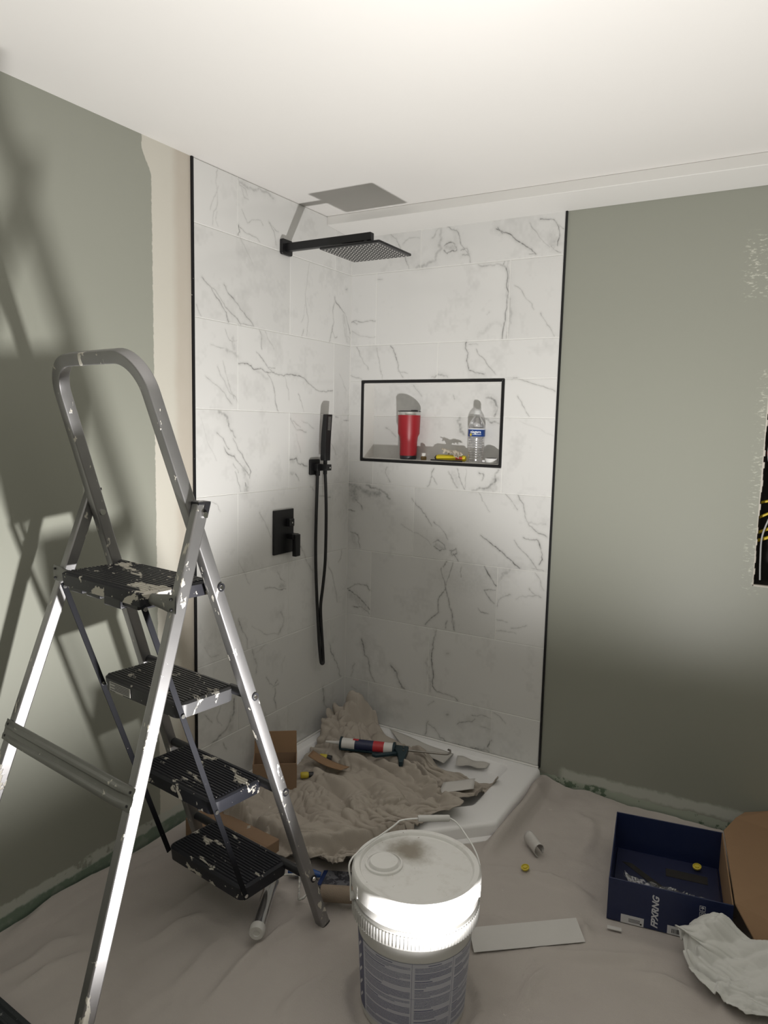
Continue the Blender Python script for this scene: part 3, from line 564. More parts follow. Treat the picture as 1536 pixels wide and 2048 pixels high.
# channelled rear cross brace with flattened ends
za, zb = 0.612, 0.664
def chan(zm, h, half, name, mat, x_off):
    e = MB(); c = bpt(0, zm, x_off); up = Vector((bB/HH, 0, 1)).normalized()
    prof = [(-h/2, 0), (-h/2, .006), (-h*.36, .010), (-h*.25, .010), (-h*.18, .004), (h*.06, .004), (h*.14, .010), (h*.28, .010), (h*.36, .005), (h/2, .005), (h/2, 0)]
    P = []
    for yy, k in ((-half, .25), (-half+.03, .35), (-half+.055, 1), (half-.055, 1), (half-.03, .35), (half, .25)):
        P.append([c + Vector((0, yy, 0)) + up*u - nb*(v*k) for u, v in prof])
    e.grid(P); m_ = len(prof)
    e.f += [tuple(range(m_-1, -1, -1)), tuple(5*m_+i for i in range(m_))]
    for i in range(5): e.f.append((i*m_, i*m_+m_-1, (i+1)*m_+m_-1, (i+1)*m_))
    o = e.build(name, mat, LAD, bevel=0.001)
    for s in (-1, 1):
        for u in (-h*.28, h*.28):
            q = c + Vector((0, s*(half-.013), 0)) + up*u
            MB().tube([q - nb*.001, q - nb*.0045], .0032, 8).build('screw_head', M_blkp, o)
    return o
chan(0.638, 0.052, 0.287, 'rear_brace', M_alu2, -dB/2-.001)
# flattened tube behind the top tread
tb = MB(); zc = 1.034; c0 = bpt(0, zc, -dB/2-.004)
P = []
for yy, hh, dd in ((-.262, .021, .002), (-.235, .021, .002), (-.19, .014, .011), (.19, .014, .011), (.235, .021, .002), (.262, .021, .002)):
    P.append([c0 + Vector((dd*math.cos(a)-.002, yy, hh*math.sin(a))) for a in [2*math.pi*k/16 for k in range(17)]])
tb.grid(P); tbo = tb.build('tread_support_tube', M_alu2, LAD, smooth=60)
for s in (-1, 1):
    for u in (-.012, .012):
        q = c0 + Vector((-.004, s*.25, u)); MB().tube([q, q - Vector((.004, 0, 0))], .003, 8).build('screw_head', M_blkp, tbo)
# treads
def tread(f0, f1, hw, ztop, mat, skirt, bolt, first=False):
    o = MB(); poly = rpoly([(f0, -hw), (f1, -hw), (f1, hw), (f0, hw)], 0.026 if not first else 0.014, 6)
    inner = rpoly([(f0+.005, -hw+.005), (f1-.005, -hw+.005), (f1-.005, hw-.005), (f0+.005, hw-.005)], 0.022 if not first else .01, 6)
    low = rpoly([(f0+.003, -hw+.003), (f1-.003, -hw+.003), (f1-.003, hw-.003), (f0+.003, hw-.003)], 0.024 if not first else .012, 6)
    n = len(poly)
    vs = [(x, y, ztop) for x, y in inner] + [(x, y, ztop-.004) for x, y in poly] + [(x, y, ztop-skirt) for x, y in low] + [(x, y, ztop-skirt) for x, y in inner] + [(x, y, ztop-.010) for x, y in inner]
    fs = [tuple(range(n))] + [(r*n+i, r*n+(i+1) % n, (r+1)*n+(i+1) % n, (r+1)*n+i) for r in range(4) for i in range(n)] + [tuple(4*n+i for i in range(n))]
    o.add(vs, fs); t = o.build('tread', mat, LAD, smooth=35)
    k = 16; pit = (f1-f0-.02)/k
    for i in range(k):
        x = f0 + .010 + pit*(i+.5)
        r = MB(); hy = hw-.010
        r.add([(x-pit*.36, -hy, ztop-.001), (x-pit*.22, -hy+.002, ztop+.0032), (x+pit*.22, -hy+.002, ztop+.0032), (x+pit*.36, -hy, ztop-.001),
               (x-pit*.36, hy, ztop-.001), (x-pit*.22, hy-.002, ztop+.0032), (x+pit*.22, hy-.002, ztop+.0032), (x+pit*.36, hy, ztop-.001)],
              [(0, 1, 2, 3), (7, 6, 5, 4), (0, 4, 5, 1), (1, 5, 6, 2), (2, 6, 7, 3), (3, 7, 4, 0)])
        r.build('rib', mat, t)
    xb, zb_ = bolt
    rw = fw(zb_) - tF/2 + .002
    for s in (1, -1):
        MB().tube([(xb, s*(hw-.02), zb_), (xb, s*rw, zb_)], .0125, 14).build('axle', M_blkp, t, smooth=50)
    for s in (1, -1):
        q = Vector((xb, s*(fw(zb_)+tF/2), zb_))
        bo = MB().tube([q - Vector((0, s*.001, 0)), q + Vector((0, s*.0025, 0))], .0105, 18).build('bolt', M_blkp, LAD, smooth=50)
        MB().tube([q + Vector((0, s*.002, 0)), q + Vector((0, s*.0052, 0))], [.0065, .005], 12).build('bolt_head', M_chrome, bo, smooth=40)
    return t
T1 = tread(-0.118, 0.088, 0.178, 1.058, M_tread1, 0.034, (0.068, 1.050), True)
T2 = tread(-0.015, 0.168, 0.168, 0.762, M_tread2, 0.038, (0.163, 0.752))
T3 = tread(0.085, 0.268, 0.168, 0.470, M_tread3, 0.038, (0.258, 0.461))
T4 = tread(0.185, 0.368, 0.168, 0.178, M_tread3, 0.040, (0.355, 0.170))
u = MB()                                             # ribbed underside clips of the top tread
for yy in (-.12, -.04, .04, .12): u.box(-.110, -.060, yy-.03, yy+.03, 1.012, 1.026)
u.box(-.117, -.09, -.09, -.02, 1.006, 1.030)
u.build('underside_clip', M_blkp, T1, bevel=0.003)
lb = MB().box(-0.0158, -0.0148, 0.035, 0.130, 0.729, 0.753).build('warning_sticker', plain('sticker_white', (0.46, 0.45, 0.42), 0.5), T2)
for k in range(5):
    MB().box(-0.0162, -0.0157, 0.040, 0.125 - 0.02*(k % 2), 0.7325+k*.004, 0.7343+k*.004).build('print_line', M_blkp, lb)
# flat link bars joining the treads at the back
for s in (1, -1):
    y = -s*0.1735; l0 = Vector((-.112, y, 1.030)); l1 = Vector((.196, y, 0.150))
    lk = MB().beam(l0, l1, .003, .015, (1, 0, 0)).build('link_bar', M_link, LAD, bevel=0.0008)
    for z in (1.02, .735, .445, .160):
        f = (z-1.030)/(0.150-1.030); q = l0.lerp(l1, f)
        MB().tube([q + Vector((0, s*.004, 0)), q - Vector((0, s*.005, 0))], .0055, 12).build('rivet', M_chrome, lk, smooth=50)

# ------------------------------------------------------------------ shower fittings
SH = tag(empty('rain_shower', (0, -0.4715, 2.119)), 'black square rain shower head on a straight wall arm near the ceiling', 'shower head')
MB().prism(rpoly([(-.032, -.029), (.032, -.029), (.032, .029), (-.032, .029)], .008, 4), 0.0005, .014).xf(Matrix(((0, 0, 1, 0), (1, 0, 0, 0), (0, 1, 0, 0), (0, 0, 0, 1)))).build('wall_flange', M_blackm, SH, bevel=0.002)
MB().box(.010, .397, -.0125, .0125, -.016, .014).build('arm', M_blackm, SH, bevel=0.003)
MB().tube([(.375, -.002, -.014), (.375, -.002, -.042)], .0115, 20).build('neck', M_blackm, SH, smooth=50)
hx, hy = .375, -.006; hz = 2.063 - 2.119; hs = .125
hp = MB().prism(rpoly([(hx-hs, hy-.115), (hx+hs, hy-.115), (hx+hs, hy+.115), (hx-hs, hy+.115)], .006, 3), hz, hz+.008).build('head_plate', M_blackm, SH, bevel=0.0015)
M_noz = plain('grey_rubber_nozzle', (0.42, 0.41, 0.39), 0.5)
nz = None; cnt = 0
for i in range(14):
    for j in range(13):
        x = hx - hs + .016 + (2*hs-.032)*i/13; y = hy - .115 + .015 + (.23-.03)*j/12
        if nz is None:
            nz = MB().tube([(0, 0, .001), (0, 0, -.0035)], [.0030, .0021], 6).build('nozzle', M_noz, hp, smooth=50); o = nz
        else:
            o = nz.copy(); COL.objects.link(o); o.parent = hp
        o.location = (x, y, hz)
# hand shower on its wall elbow
HB = tag(empty('hand_shower_holder', (0, -.2705, 1.266)), 'square black wall elbow that holds the hand shower wand', 'shower holder')
T_ = Matrix(((0, 0, 1, 0), (1, 0, 0, 0), (0, 1, 0, 0), (0, 0, 0, 1)))
MB().prism(rpoly([(-.033, -.033), (.033, -.033), (.033, .033), (-.033, .033)], .006, 4), 0.0005, .012).xf(T_).build('wall_plate', M_blackm, HB, bevel=0.002)
MB().box(.010, .032, -.013, .028, -.016, .014).build('elbow', M_blackm, HB, bevel=0.002)
MB().box(.024, .060, .010, .050, -.014, .012).build('cradle', M_blackm, HB, bevel=0.002)
MB().tube([(.020, .005, -.016), (.020, .005, -.036)], .0105, 16).build('outlet_nut', M_blackm, HB, smooth=50)
MB().tube([(.0605, .036, -.002), (.062, .036, -.002)], .004, 10).build('set_screw', M_chrome, HB)
HS = tag(empty('hand_shower', (.042, -.242, 1.266)), 'slim black hand shower wand with its long black hose', 'hand shower')
wd = MB(); P = []
for z, dx, hw_, hd in ((.028, 0, .0195, .0125), (.100, .001, .0195, .0125), (.150, .004, .0205, .0115), (.222, .010, .0215, .0095)):
    P.append([(dx+hd*a, hw_*b, z) for a, b in ((-1, -1), (1, -1), (1, 1), (-1, 1))])
for a, b in zip(P[:-1], P[1:]): wd.hexa(a + b)
wdo = wd.build('wand', M_blackm, HS, bevel=0.002, clean=True)
M_sp = plain('spray_slot_grey', (0.22, 0.22, 0.21), 0.5)
for k in range(10):
    z = .158 + k*.0058; dx = .004 + .006*(z-.15)/.072 + .0115 - .002*(z-.15)/.072
    MB().box(dx, dx+.0012, -.008, .010, z-.0012, z+.0012).build('spray_slot', M_sp, wdo)
MB().tube([(0, 0, .030), (0, 0, -.030)], [.0085, .0085], 14).build('hose_nut', M_blackm, HS, smooth=50)
MB().tube(bez([(-.001, .001, -.020), (.004, .001, -.10), (.0075, .001, -.20), (.0075, .001, -.32), (.0055, .0, -.42), (-.002, -.004, -.52), (-.006, -.012, -.60), (-.002, -.012, -.68), (.004, -.010, -.76), (.010, -.010, -.835), (.0125, -.014, -.852), (.008, -.020, -.852), (.003, -.020, -.835),
               (-.006, -.020, -.76), (-.014, -.022, -.64), (-.022, -.024, -.50), (-.026, -.026, -.36), (-.025, -.026, -.20), (-.022, -.024, -.036)], 8), .0068, 12).build('hose', plain('black_hose', (0.010, 0.010, 0.011), 0.45), HS, smooth=60)
# mixer valve
VA = tag(empty('shower_valve', (0, -.476, 1.013)), 'rectangular black shower mixer plate with a square lever', 'shower valve')
MB().prism([(-.063, -.089), (.063, -.089), (.063, .089), (-.063, .089)], .0005, .009).xf(T_).build('cover_plate', M_blackm, VA, bevel=0.0015)
MB().box(.008, .030, .012, .042, .020, .052).build('diverter_button', M_blackm, VA, bevel=0.003)
MB().tube([(.030, .027, .036), (.0312, .027, .036)], .0035, 10).build('indicator_dot', M_chrome, VA)
lv = MB().box(.008, .040, .018, .058, -.032, -.010).build('lever', M_blackm, VA, bevel=0.002)
MB().box(.032, .050, .024, .056, -.102, -.012).build('lever_grip', M_blackm, lv, bevel=0.002)

# ------------------------------------------------------------------ shower tray and drop cloths
def off_poly(d):                                     # neo-angle outline, inset by d
    s = 0.97; c = 0.485; k = d*math.tan(math.radians(22.5))
    return [(max(0.002, 0.0), -0.002), (s-d, -0.002), (s-d, -c+k), (c-k, -s+d), (0.002, -s+d)]
def basin(d):
    a, b = 0.050+d, 0.852-d
    k = (1.272 - d*1.414) - b
    return [(a, -a), (b, -a), (b, -k), (k, -b), (a, -b)]
TRAY = tag(empty('shower_tray', (0, 0, 0)), 'white acrylic corner shower tray with a cut-off front corner', 'shower tray')
def ring(poly, r, z, n=6): return [(x, y, z) for x, y in rpoly(poly, r, n)]
tr_ = MB()
rings = [ring(off_poly(-.012), .03, 0.001), ring(off_poly(-.012), .03, 0.020), ring(off_poly(-.006), .028, 0.026), ring(off_poly(0), .026, 0.030), ring(off_poly(.001), .026, 0.062),
         ring(off_poly(.004), .024, 0.070), ring(off_poly(.010), .02, 0.0745), ring(off_poly(.018), .018, 0.0755),
         ring(basin(-.006), .045, 0.0755), ring(basin(-.001), .045, 0.0745), ring(basin(.004), .045, 0.070), ring(basin(.018), .05, 0.040), ring(basin(.026), .05, 0.033), ring(basin(.05), .05, 0.030)]
m = len(rings[0]); tr_.add([p for r in rings for p in r], [(i*m+k, i*m+(k+1) % m, (i+1)*m+(k+1) % m, (i+1)*m+k) for i in range(len(rings)-1) for k in range(m)] + [tuple((len(rings)-1)*m+k for k in range(m))])
M_tray = plain('white_acrylic', (0.86, 0.855, 0.86), 0.28, var=0.03, vs=6)
tr_.build('tray_shell', M_tray, TRAY, smooth=40)
MB().lathe([(.0, .0305), (.045, .0305), (.047, .032), (.035, .034), (0, .034)], 24, (.45, -.45, 0)).build('drain_cover', M_chrome, TRAY, smooth=40)
bd = MB(); bd.box(.004, .955, -.012, -.001, .0756, .081); bd.box(.001, .012, -.955, -.013, .0756, .081)
bd.build('sealant_bead', plain('white_sealant', (0.78, 0.77, 0.75), 0.4), TRAY, bevel=0.002)

def tray_h(x, y):
    d = -y
    out = (x < .975) & (d < .975) & (x + d < 1.462)
    ins = np.minimum.reduce([x-.05, d-.05, .852-x, .852-d, (1.272-x-d)/1.414])
    inner = np.clip((0.012 - ins) / 0.024, 0, 1)
    edge = np.minimum.reduce([.975-x, .975-d, (1.462-x-d)/1.414])
    h = np.where(out, 0.036 + 0.045*inner, 0.0)
    k = np.clip(1 + edge/0.02, 0, 1)
    return np.where(out, h, 0.079*k)

def cloth_mat(name, c1, c2, stain, weave=900.0):
    N = NT(name); p = N.pos()
    col = N.mix(N.noise(2.2, 4, 0.6, p), c1, c2)
    st = N.step(N.noise(5.5, 5, 0.65, p), 0.63, 0.66)
    sp = N.step(N.noise(34, 3, 0.5, p), 0.745, 0.76)
    col = N.mix(N.math('MULTIPLY', N.step(N.noise(3.1, 4, 0.6, p), 0.5, 0.75), 0.35), col, stain)
    col = N.mix(N.math('MULTIPLY', sp, 0.75), col, (0.60, 0.57, 0.52))
    N.set(Base_Color=col, Roughness=0.95, Specular_IOR_Level=0.1)
    a = N.noise(1, 2, 0.5, N.scaled(p, (weave, weave*0.25, weave))); b = N.noise(1, 2, 0.5, N.scaled(p, (weave*0.25, weave, weave)))
    f = N.math('ADD', N.math('ADD', a, b), N.math('MULTIPLY', N.noise(45, 4, 0.6, p), 1.2))
    N.bump(f, 0.35, 0.0025)
    return N.m
M_floorcloth = cloth_mat('canvas_drop_cloth', (0.465, 0.425, 0.40), (0.525, 0.485, 0.455), (0.39, 0.345, 0.32))
M_traycloth = cloth_mat('linen_drop_cloth', (0.41, 0.365, 0.32), (0.47, 0.425, 0.37), (0.34, 0.29, 0.25))
FOLDS=[(16,20,[640,-1554,630,-1433,636,-1313,666,-1163,709,-1054]),
(9,16,[139,-1787,160,-1719,151,-1639,171,-1592]),
(9,16,[213,-1794,220,-1702,240,-1620]),
(16,22,[38,-1725,31,-1633,19,-1546,20,-1409,28,-1262,48,-1132]),
(10,14,[64,-1323,79,-1245,88,-1158]),
(8,18,[318,-1402,318,-1325,322,-1225,318,-1154]),
(7,16,[360,-1495,370,-1394,412,-1317]),
(50,34,[980,-11,995,-165,990,-357,982,-530,975,-611]),
(12,18,[994,-664,1093,-633,1203,-611,1311,-625,1378,-627]),
(10,18,[1046,-688,1151,-651]),
(9,20,[1297,-946,1386,-919,1468,-871,1535,-814]),
(8,12,[1737,-945,1737,-873,1739,-830]),
(9,16,[1335,-735,1360,-785,1387,-833]),
(8,18,[1321,-630,1365,-684,1358,-766]),
(7,18,[1161,-185,1247,-230,1261,-351,1234,-438]),
(8,16,[1077,-920,1122,-896,1161,-896]),
(8,20,[516,-795,509,-904,470,-962]),
(9,18,[524,-678,547,-811,610,-904]),
(8,20,[401,-1131,465,-1060,533,-937]),
(10,18,[552,-1215,620,-1159,682,-1145,744,-1131]),
(8,16,[519,-1128,567,-1152,627,-1193]),
(7,16,[510,-1400,532,-1515,539,-1589]),
(8,18,[819,-1501,815,-1416,840,-1320]),
(8,18,[1310,-1178,1299,-1072,1326,-993]),
(7,16,[1502,-903,1597,-874,1671,-877])]

def axis(lo, hi, a, b, fine, coarse):
    return np.concatenate([np.arange(lo, a, coarse), np.arange(a, b, fine), np.arange(b, hi + coarse*0.5, coarse)])
gx = axis(0.004, RX-.05, 0.004, 2.2, 0.0135, 0.09); gy = axis(FY+.05, -0.004, -2.2, -0.006, 0.0135, 0.09)
gy[-1] = min(gy[-1], -0.004)
XX, YY = np.meshgrid(gx, gy, indexing='ij'); rg = np.random.default_rng(11)
def rn(sx, sy, k):                                    # smooth noise sampled on the non-uniform grid
    T = vnoise((400, 400), (sx, sy), np.random.default_rng(k))
    i = np.clip((XX/RX*399).astype(int), 0, 399); j = np.clip((-YY/3.6*399).astype(int), 0, 399)
    return T[i, j]
hh = 0.005 + 0.010*rn(5, 6, 1) + 0.006*rn(14, 16, 2)
for k, (sx, sy, a) in enumerate(((9, 12, .007), (20, 17, .0045), (38, 40, .002))):
    n_ = rn(sx, sy, 20+k); hh += a*np.clip(1-np.abs(n_-0.5)*9, 0, 1)**1.5 * rn(6, 6, 40+k)
for hm, wm, q in FOLDS:
    pts = np.array(q, float).reshape(-1, 2)/1000; best = np.full(XX.shape, 9.0); along = np.zeros(XX.shape)
    tot = len(pts)-1
    for i in range(tot):
        a, b = pts[i], pts[i+1]; d = b-a; t = np.clip(((XX-a[0])*d[0]+(YY-a[1])*d[1])/(d@d+1e-9), 0, 1)
        dd = np.hypot(XX-a[0]-t*d[0], YY-a[1]-t*d[1]); w_ = dd < best
        best = np.where(w_, dd, best); along = np.where(w_, (i+t)/tot, along)
    env = np.sin(np.pi*np.clip(along, 0.02, 0.98))**0.5
    hh += (2.1 if hm < 40 else 1.1)*hm/1000*env*np.exp(-(best/(wm*.72/1000))**2)*(0.8+0.4*rn(30, 30, 5))
ff = np.zeros(XX.shape); fi = gx < 2.2; fj = gy > -2.2
ff[np.ix_(fi, fj)] = folds((fi.sum(), fj.sum()), np.random.default_rng(5), 7)
hh += 0.012*ff*rn(5, 7, 77)
edge_in = np.minimum.reduce([.982-XX, .982+YY, (1.472-XX+YY)/1.414])       # >0 inside the tray outline
hh = np.where(edge_in > -0.03, np.maximum(hh, 0.016*np.clip(1+edge_in/.03, 0, 1)), hh)
near_wall = np.clip(1-XX/.05, 0, 1)*((YY > -2.4) & (YY < -1.0)); hh += 0.022*near_wall**2
bk = np.hypot(XX-1.058, YY+1.268); hh = np.where(bk < .16, 0.004, hh)
for lx, ly in ((.713, -1.171), (.15, -1.10), (.66, -1.99), (.02, -1.92)):
    dl = np.hypot(XX-lx, YY-ly); hh = hh*np.clip((dl-.02)/.06, 0.15, 1)
cu = (XX-1.40)*.985 + (YY+.69)*.17; cv = -(XX-1.40)*.17 + (YY+.69)*.985          # flattened under the carton
cd = np.maximum.reduce([-cu, cu-.34, -cv, cv-.41, np.zeros(XX.shape)]); hh = hh*np.clip((cd-.015)/.08, 0.0, 1) + .004*(cd < .03)
keep = ~(edge_in > 0.02)
nu, nv = XX.shape; idx = np.arange(nu*nv).reshape(nu, nv)
Fq = np.stack([idx[:-1, :-1], idx[1:, :-1], idx[1:, 1:], idx[:-1, 1:]], -1).reshape(-1, 4)
kf = keep.ravel()[Fq].all(1); Fq = Fq[kf]
used = np.unique(Fq); rem = -np.ones(nu*nv, int); rem[used] = np.arange(len(used))
me = bpy.data.meshes.new('drop_cloth')
me.from_pydata(np.stack([XX, YY, np.maximum(hh, 0.002)], -1).reshape(-1, 3)[used].tolist(), [], rem[Fq].tolist()); me.update()
me.polygons.foreach_set('use_smooth', [True]*len(me.polygons)); me.materials.append(M_floorcloth)
fc = bpy.data.objects.new('drop_cloth', me); COL.objects.link(fc)
tag(fc, 'large beige canvas drop cloth spread over the whole floor', 'drop cloth')

def floor_h(x, y):                                    # height of the floor cloth, for things lying on it
    i = np.clip(np.searchsorted(gx, x), 0, len(gx)-1); j = np.clip(np.searchsorted(gy, y), 0, len(gy)-1)
    return hh[i, j]
def cloth_ground(x, y):
    h = np.maximum(tray_h(x, y) + 0.005, floor_h(x, y) + 0.004)
    h = h + 0.100*np.exp(-((((x-.115)/.05)**2 + ((y+.075)/.06)**2)**1.6)) + 0.060*np.exp(-((((x-.075)/.055)**2 + ((y+.20)/.09)**2)**1.6)) + 0.045*np.exp(-(((x-.17)/.09)**2 + ((y+.22)/.12)**2))
    return h
Q = quadgrid([(.045, -.05, .0), (.83, -.22, .0), (.655, -.94, 0), (.15, -1.13, 0)], 230, 170)
Q[..., 0] += (0.045*np.sin(np.pi*np.linspace(0, 1, 230)))[:, None]*(np.linspace(0, 1, 170)[None]**2)
Q[..., 2] = cloth_ground(Q[..., 0], Q[..., 1])
# wavy outline
t = np.linspace(0, 1, 170); s_ = np.linspace(0, 1, 230)
Q[..., 0] += (0.025*np.sin(s_*17)+0.02*np.sin(s_*31+1))[:, None]*(np.linspace(0, 1, 170)[None]**3)
Q[..., 1] += (0.02*np.sin(t*14)+.012*np.sin(t*33))[None]*(np.linspace(1, 0, 230)[:, None]**3)*np.clip((t-.1)*4, 0, 1)[None]
mk = 0.75 + 0.9*np.exp(-(((Q[..., 0]-.12)/.14)**2 + ((Q[..., 1]+.14)/.16)**2)) + .25*np.exp(-(((Q[..., 0]-.40)/.25)**2 + ((Q[..., 1]+.55)/.25)**2))
PC = drape(Q, cloth_ground, 0.031, 21, 7, lift=0.002, lean=1.1, mask=mk, octs=4)
PC[..., 0] = np.maximum(PC[..., 0], 0.012); PC[..., 1] = np.minimum(PC[..., 1], -0.012)
tc = np_build(PC, 'drop_cloth', M_traycloth, solid=0.0022)
tag(tc, 'crumpled grey-beige cloth heaped in the shower tray and hanging over its front', 'drop cloth')
from mathutils.bvhtree import BVHTree
BV = BVHTree.FromPolygons([tuple(p) for p in PC.reshape(-1, 3)], [(i*170+j, (i+1)*170+j, (i+1)*170+j+1, i*170+j+1) for i in range(229) for j in range(169)])
def top_at(x, y):
    h = BV.ray_cast(Vector((x, y, 1)), Vector((0, 0, -1)))
    return max(h[0].z if h[0] else 0.0, float(tray_h(np.array(x), np.array(y))), float(floor_h(np.array([x]), np.array([y]))[0]))

# ------------------------------------------------------------------ plastic pail
M_pail = plain('white_pail_plastic', (0.58, 0.575, 0.56), 0.42, var=0.03)
def lid_mat():
    N = NT('dusty_white_lid'); x, y, z = N.xyz(); p = N.pos()
    d = N.math('SQRT', N.math('ADD', N.math('POWER', N.math('SUBTRACT', x, 1.005), 2), N.math('POWER', N.math('MULTIPLY', N.math('SUBTRACT', y, -1.215), 1.25), 2)))
    s = N.math('SUBTRACT', 1.0, N.step(N.math('ADD', d, N.jit(22, .07, 5)), 0.02, 0.085))
    dust = N.step(N.noise(26, 5, 0.65, p), 0.5, 0.75)
    c = N.mix(N.math('MULTIPLY', dust, 0.5), (0.78, 0.775, 0.76), (0.62, 0.60, 0.565))
    c = N.mix(N.math('MULTIPLY', s, 0.85), c, (0.20, 0.165, 0.115))
    c = N.mix(N.step(N.noise(70, 4, 0.6, p), 0.70, 0.73), c, (0.33, 0.29, 0.24))
    N.set(Base_Color=c, Roughness=0.55); N.bump(N.noise(150, 3, 0.5, p), 0.15, 0.001)
    return N.m
M_lid = lid_mat()
BK = tag(empty('paint_pail', (1.058, -1.268, 0.004)), 'white five gallon plastic pail with a stained lid and a blue-grey printed label', 'bucket')
MB().lathe([(.0, .0), (.126, .0), (.130, .004), (.1315, .02), (.1435, .240), (.1440, .252), (.154, .252), (.1555, .256), (.1565, .286), (.1545, .290), (.146, .291), (.146, .297), (.1535, .298), (.155, .302), (.155, .312), (.1525, .316), (.146, .317), (.146, .335)], 96).build('pail_body', M_pail, BK, smooth=35)
for k in range(112):                                 # vertical ribs of the skirt
    if k == 0:
        rb_ = MB().box(.1555, .1585, -.0016, .0016, .256, .287).build('skirt_rib', M_pail, BK); o = rb_
    else:
        o = rb_.copy(); COL.objects.link(o); o.parent = BK
    o.rotation_euler = (0, 0, 2*math.pi*k/112)
lidp = [(.150, .322), (.1585, .322), (.160, .326), (.160, .356), (.1585, .364), (.154, .3685), (.148, .369), (.142, .368), (.140, .3655), (.1385, .3605), (.135, .3590), (.132, .3605), (.05, .3605), (.020, .3605), (.014, .358), (.006, .3565), (.004, .3585), (0, .3590)]
ld_ = MB().lathe(lidp, 96, close=False).build('lid', M_lid, BK, smooth=35)
for k in range(8):
    a = 2*math.pi*k/8 + .2; MB().box(.1592, .1612, -.0025, .0025, .322, .352).xf(Matrix.Rotation(a, 4, 'Z')).build('lid_tab_seam', M_lid, ld_)
sc = (.985-1.058, -1.303+1.268, 0)
MB().lathe([(.047, .3602), (.047, .3660), (.045, .3675), (.0420, .3675), (.0412, .364), (.0375, .362), (.0362, .3655), (.0355, .3705), (.034, .3722), (0, .3730)], 40, sc, close=False).build('spout_cap', M_lid, ld_, smooth=40)
axd = Vector((.78, .63, 0)).normalized(); bkd = Vector((-.63, .78, 0)).normalized()
def hp_(a, r, z): return axd*a + bkd*r + Vector((0, 0, z))
M_wire = plain('galvanised_wire', (0.78, 0.78, 0.77), 0.35, 0.2)
HD = MB().tube(bez([hp_(-.1625, -.006, .288), hp_(-.163, .002, .31)], 4) + bez([hp_(-.1625, .010, .335), hp_(-.155, .035, .375), hp_(-.035, .150, .383), hp_(-.012, .167, .388), hp_(.035, .172, .388), hp_(.123, .168, .386), hp_(.150, .085, .380), hp_(.1645, .025, .355), hp_(.1645, .0, .31), hp_(.1635, -.006, .288)], 6), .0023, 8).build('handle', M_wire, BK, smooth=60)
MB().tube([hp_(.036, .172, .388), hp_(.040, .172, .388), hp_(.119, .1685, .386), hp_(.123, .168, .386)], [.0075, .0088, .0088, .0075], 18).build('grip', M_pail, HD, smooth=50)
for s in (-1, 1):
    MB().tube([hp_(s*.150, -.004, .300), hp_(s*.1625, -.004, .300)], .010, 14).build('handle_lug', M_pail, BK, smooth=50)
# label: printed picture of fine text wrapped round the body
def label_image():
    W, H = 1400, 512; A = np.ones((H, W, 3), np.float32) * np.array([.50, .51, .57], np.float32); rng = np.random.default_rng(9)
    ink = np.array([.135, .145, .24], np.float32)
    def bar(x0, x1, y0, y1, c=ink, dens=1.0):
        if x1 > x0:
            m = (rng.random((y1-y0, x1-x0)) < dens)[..., None]; A[y0:y1, x0:x1] = np.where(m, np.array(c, np.float32), A[y0:y1, x0:x1])
    def para(x0, x1, y, n, lh=10, short=.6, d=.78, th=6):
        for i in range(n):
            e = x1 if i < n-1 else int(x0 + (x1-x0)*short)
            bar(x0, e, y, y+th, dens=d); y += lh
            if y > H-12: break
        return y
    # main panel of white lettering on navy (front of the pail)
    bar(0, 340, 0, H, (.07, .08, .17)); bar(346, 350, 0, H)
    for k in range(5):
        y = 30 + k*92; pts = [(60, y), (110, y+60), (170, y+10), (230, y+64), (290, y+8)]
        for (xa, ya), (xb, yb) in zip(pts[:-1], pts[1:]):
            for t in np.linspace(0, 1, 60): 
                xx = int(xa+(xb-xa)*t); yy = int(ya+(yb-ya)*t); A[yy:yy+13, xx:xx+13] = (.62, .62, .66)
    cols = [(362, 800), (822, 1130), (1150, 1392)]
    for ci, (x0, x1) in enumerate(cols):
        y = 14; bar(x0 + (x1-x0)//3, x0 + 2*(x1-x0)//3, y, y+7, dens=.9); y += 16
        while y < H-20:
            y = para(x0+4, x1-8, y, int(rng.integers(3, 9)), short=rng.uniform(.25, .9), lh=9, d=rng.uniform(.6, .88)) + int(rng.integers(5, 16))
            if rng.random() < .5 and y < H-40:
                bar(x0+4, x0+4+int((x1-x0)*rng.uniform(.2, .6)), y, y+8, dens=.95); y += 13
        bar(x1+2, x1+5, 0, H)
    bar(350, W, 0, 3); bar(350, W, 250, 252)
    A = A[::-1]
    im = bpy.data.images.new('label_print', W, H); px = np.ones((H, W, 4), np.float32); px[..., :3] = A**(1/2.2)
    im.pixels.foreach_set(px.ravel()); im.update(); im.pack(); return im
N = NT('printed_label'); tx = N.n('TexImage'); tx.image = label_image(); N.set(Base_Color=tx.outputs['Color'], Roughness=0.4); M_label = N.m
lbm = MB(); z0, z1 = .022, .212; nA = 72; aS, aE = math.radians(193), math.radians(372)
rr = lambda z: .1315 + .012*(z-.02)/.22 + .0006
for k in range(nA+1):
    a = aS + (aE-aS)*k/nA
    for z in (z0, z1): lbm.v.append((rr(z)*math.cos(a), rr(z)*math.sin(a), z))
lbm.f = [(2*k, 2*k+2, 2*k+3, 2*k+1) for k in range(nA)]
lo_ = lbm.build('label', M_label, BK, smooth=179); ul = lo_.data.uv_layers.new(name='UVMap')
for lp in lo_.data.loops:
    vi = lp.vertex_index; ul.data[lp.index].uv = ((vi//2)/nA, vi % 2)

